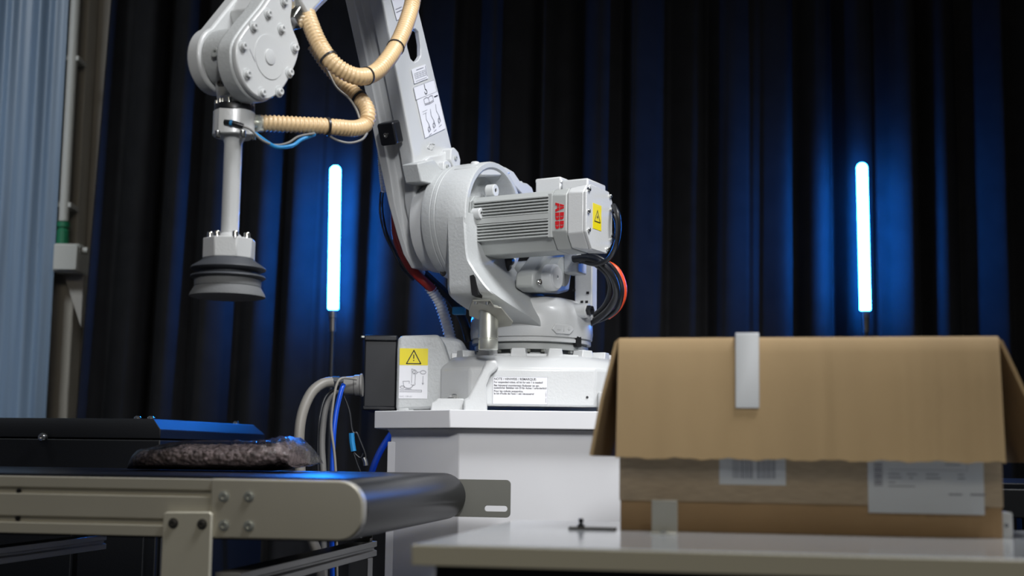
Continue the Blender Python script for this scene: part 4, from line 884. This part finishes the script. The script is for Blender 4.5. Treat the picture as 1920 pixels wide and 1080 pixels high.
B().lathe([(.027, 0), (.027, .004), (.0245, .006), (.024, .018), (.022, .02), (.021, (g2 - g).length)], g, g2 - g, 24).build('cable_gland', 'cable_gray', R, M=MB_)
B().lathe([(.010, 0), (.010, .012), (.0135, .013), (.0135, .03), (.011, .031), (.011, .044)], PB(648, 716, 3.22), Vector((-1, 0, .02)), 8).build('gland_nut', 'steel', R, M=MB_)
# hoses behind the lower arm, on the gear side
rl = lambda name, m, r, pts: B().tube(cr([RU(a_, b2, u) for a_, b2, u in pts], 8), r, 10).build(name, m, R)
rl('cable', 'cable_red', .0115, [(742, 380, -.31), (741, 410, -.31), (744, 445, -.30), (756, 478, -.28), (775, 508, -.25), (800, 532, -.22), (812, 543, -.215)])
rl('cable', 'cable_black', .011, [(752, 400, -.33), (757, 450, -.31), (778, 495, -.27), (810, 527, -.22), (845, 560, -.18), (868, 600, -.15), (880, 640, -.14)])
rl('cable', 'cable_black', .003, [(714, 360, -.33), (713, 400, -.33), (722, 440, -.33), (737, 470, -.32), (752, 500, -.3), (775, 525, -.26)])
rl('cable', 'cable_black', .0028, [(722, 345, -.34), (717, 380, -.34), (722, 425, -.34), (735, 460, -.33), (750, 485, -.31)])
def corr(pts, r, pitch, d, n=14):
    c = resample(cr(pts, 16), pitch / 4); return B().tube(c, r, n, rf=lambda i: r - d * (0, .55, 1, .55)[i % 4])
corr([RU(a_, b2, u) for a_, b2, u in ((806, 538, -.22), (822, 562, -.21), (834, 595, -.2), (842, 625, -.19), (850, 655, -.18))], .0155, .0085, .0035).build('corrugated_conduit', 'hose_white', R)
corr([RU(a_, b2, u) for a_, b2, u in ((748, 400, -.25), (756, 440, -.25), (768, 470, -.25), (785, 500, -.24), (800, 525, -.24))], .008, .005, .002).build('corrugated_conduit', 'hose_white', R)
corr([RU(a_, b2, u) for a_, b2, u in ((713, 255, -.26), (713, 290, -.26), (716, 330, -.27), (720, 360, -.28))], .0075, .005, .002).build('corrugated_conduit', 'hose_white', R)
p = [RV(a_, b2, -.2) for a_, b2 in ((850, 588), (872, 578))]
B().box((p[0] + p[1]) / 2, (.03, .02, .018), rz=.3).build('blue_coupling', 'plug_blue', R, bevel=.002)

# ================================================================== suction gripper under the wrist
wp = R0 + LU * Wc_.x + LV * Wc_.y; GY = wp.y; gx = P(440, 200, GY).x
def gz(py): return P(440, py, GY).z
zb_ = gz(558)
G = thing('suction_gripper', 'grey suction gripper with black bellows cup hanging below the robot wrist', 'gripper', (gx, GY, zb_))
def gl_(name, m, prof, n=40, **k): return B().lathe([(r, gz(py)) for r, py in prof], (gx, GY, 0), (0, 0, 1), n).build(name, m, G, 'world', **k)
gl_('tool_flange', 'steel', [(.03, 186), (.03, 199), (.001, 199)][::-1])
gl_('flange_ring', 'black_plastic', [(.0345, 199), (.0355, 201), (.0355, 211), (.001, 211)][::-1])
fb2 = None
for k in range(10):
    a_ = 2 * PI * k / 10 + .2; p = (.031 * math.cos(a_), .031 * math.sin(a_), gz(199) - zb_ - .0005)
    bolt(G, p, (0, 0, 1), .0045, .009, 'steel', 'flange_bolt')
cp = [(.0368 * math.cos(a_), .0368 * math.sin(a_)) for a_ in [math.radians(k) for k in range(-30, 236, 12)]] + [(-.021, -.033), (.016, -.033), (.026, -.027)]
B().prism([(gx + x, GY + y) for x, y in cp], fz, gz(257), gz(211)).build('collar', 'robot_paint', G, 'world', bevel=.0015)
pf = [P(421, 229, GY - .035), P(438, 231, GY - .038), P(456, 237, GY - .036)]
sv = B().tube(cr(pf, 6), .0048, 10).build('sensor_plug', 'black_plastic', G, 'world')
B().tube([P(431, 230, GY - .038), P(436, 231, GY - .038)], .0053, 10).build('blue_band', 'plug_blue', G, 'world')
for k, (px, py) in enumerate(((408, 259), (455, 256), (474, 258))):
    c = P(px, py, GY - (.03, .034, .012)[k]) - Vector((gx, GY, zb_)); bolt(G, (c.x, c.y, gz(257) - zb_ + .0), (0, 0, -1), .0055, .008, 'steel', 'collar_bolt')
gl_('rod', 'robot_paint', [(.0152, 446), (.0155, 440), (.0158, 270), (.0185, 262), (.021, 257)], 32)
gl_('rod_foot', 'robot_paint', [(.022, 447), (.02, 442), (.0155, 438)], 32)
hx = [Vector((gx + .046 * math.cos(math.radians(a_)), GY + .046 * math.sin(math.radians(a_)), 0)) for a_ in (-112, -62, -22, 22, 68, 112, 158, 202)]
B().loft([[p + Vector((0, 0, gz(py))) for p in hx] for py in (487, 449)]).build('adapter_block', 'robot_paint', G, 'world', bevel=.002)
for px, yo in ((394, -.02), (407, -.035), (441, -.036), (463, -.018)):
    c = P(px, 448, GY + yo) - Vector((gx, GY, zb_)); bolt(G, (c.x, c.y, gz(449) - zb_), (0, 0, 1), .0055, .009, 'steel', 'adapter_bolt')
gl_('bellows', 'bellows_rubber', [(.044, 486), (.047, 490), (.064, 502), (.0655, 505), (.064, 507), (.05, 511), (.05, 514), (.064, 518), (.0655, 521), (.063, 523), (.055, 525)], 56, ang=60)
gl_('lip_ring', 'bellows_lip', [(.057, 523), (.058, 526), (.0575, 538), (.055, 540)][::-1], 56)
gl_('suction_lip', 'bellows_lip', [(.045, 555), (.062, 558), (.066, 557), (.0645, 552), (.058, 540), (.054, 536)], 56, ang=60)

# ================================================================== corrugated vacuum hoses
def hose(label, pts, ties, name='vacuum_hose', r=.0185):
    c = resample(cr(pxl(*pts), 24), .0076 / 4); t = thing(name, label, 'hose', c[0], group='cream corrugated hoses on the robot')
    B().tube(c, r, 18, rf=lambda i: r - .0026 * (0, .4, 1, .4)[i % 4]).build('corrugated_tube', 'hose_cream', t, 'world', ang=80)
    for px, py in ties:
        best = min(range(2, len(c) - 2), key=lambda i: (Vector(proj(c[i])) - Vector((px, py))).length)
        d = (c[best + 1] - c[best - 1]).normalized(); B().lathe([(r - .002, -.0022), (r + .0012, -.002), (r + .0012, .002), (r - .002, .0022)], c[best], d, 24, caps=False).build('cable_tie', 'black_plastic', t, 'world')
    return t
def proj(p): d = p - CAM; w_ = d.dot(FW); return (960 + F * d.dot(RT) / w_, 540 - F * d.dot(UP) / w_)
hose('cream corrugated hose looping down from the wrist and up across the lower arm', [(556, -95, 2.55), (562, -40, 2.5), (571, 10, 2.46), (583, 48, 2.44), (598, 82, 2.43), (619, 113, 2.42), (645, 134, 2.43), (674, 144, 2.45), (703, 136, 2.49), (728, 110, 2.53), (748, 77, 2.58), (763, 40, 2.62), (774, 0, 2.66), (780, -60, 2.68), (784, -150, 2.68), (778, -240, 2.68), (760, -330, 2.7)], [(585, 12), (620, 106), (688, 147), (740, 88)], r=.0165)
hose('cream corrugated hose bending back to the gripper collar below the wrist', [(590, 85, 2.52), (612, 118, 2.52), (636, 146, 2.52), (660, 171, 2.52), (682, 194, 2.51), (690, 215, 2.5), (684, 234, 2.49), (664, 241, 2.46), (635, 239, 2.43), (600, 236, 2.41), (560, 234, 2.395), (520, 232, 2.385), (486, 231, 2.38)], [(674, 184), (613, 237)], r=.0155)
t = thing('hose_coupling', 'brass threaded coupling joining the cream hose to the gripper collar', 'coupling', P(485, 232, GY))
B().lathe([(.0085, 0), (.0085, .012), (.0155, .013), (.0155, .028)], P(470, 231, GY), P(486, 231.5, 2.38) - P(470, 231, GY), 18).build('nipple', 'zinc', t, 'world')
cable('sensor_wire', 'thin grey sensor wire running from the gripper collar under the hose', 'cable_gray', pxl((456, 237, GY - .036), (470, 243, 2.33), (490, 262, 2.34), (515, 272, 2.36), (540, 268, 2.37), (560, 256, 2.38), (590, 250, 2.39)), .0022)
cable('air_tube', 'pale blue air tube sagging below the cream hose near the gripper', 'plug_blue', pxl((478, 250, 2.37), (500, 266, 2.36), (520, 276, 2.35), (548, 273, 2.36), (565, 262, 2.38), (590, 252, 2.4)), .0035)
cable('sensor_wire', 'thin grey wire sagging below the hose bend beside the lower arm', 'cable_gray', pxl((608, 248, 2.42), (630, 262, 2.43), (655, 268, 2.44), (678, 262, 2.46), (688, 250, 2.48)), .0022)
cable('sensor_wire', 'thin pale wire running down the left side of the hanging hose', 'cable_cream', pxl((604, 110, 2.5), (618, 140, 2.5), (632, 165, 2.49), (655, 185, 2.49), (668, 205, 2.49), (674, 222, 2.49)), .0022)
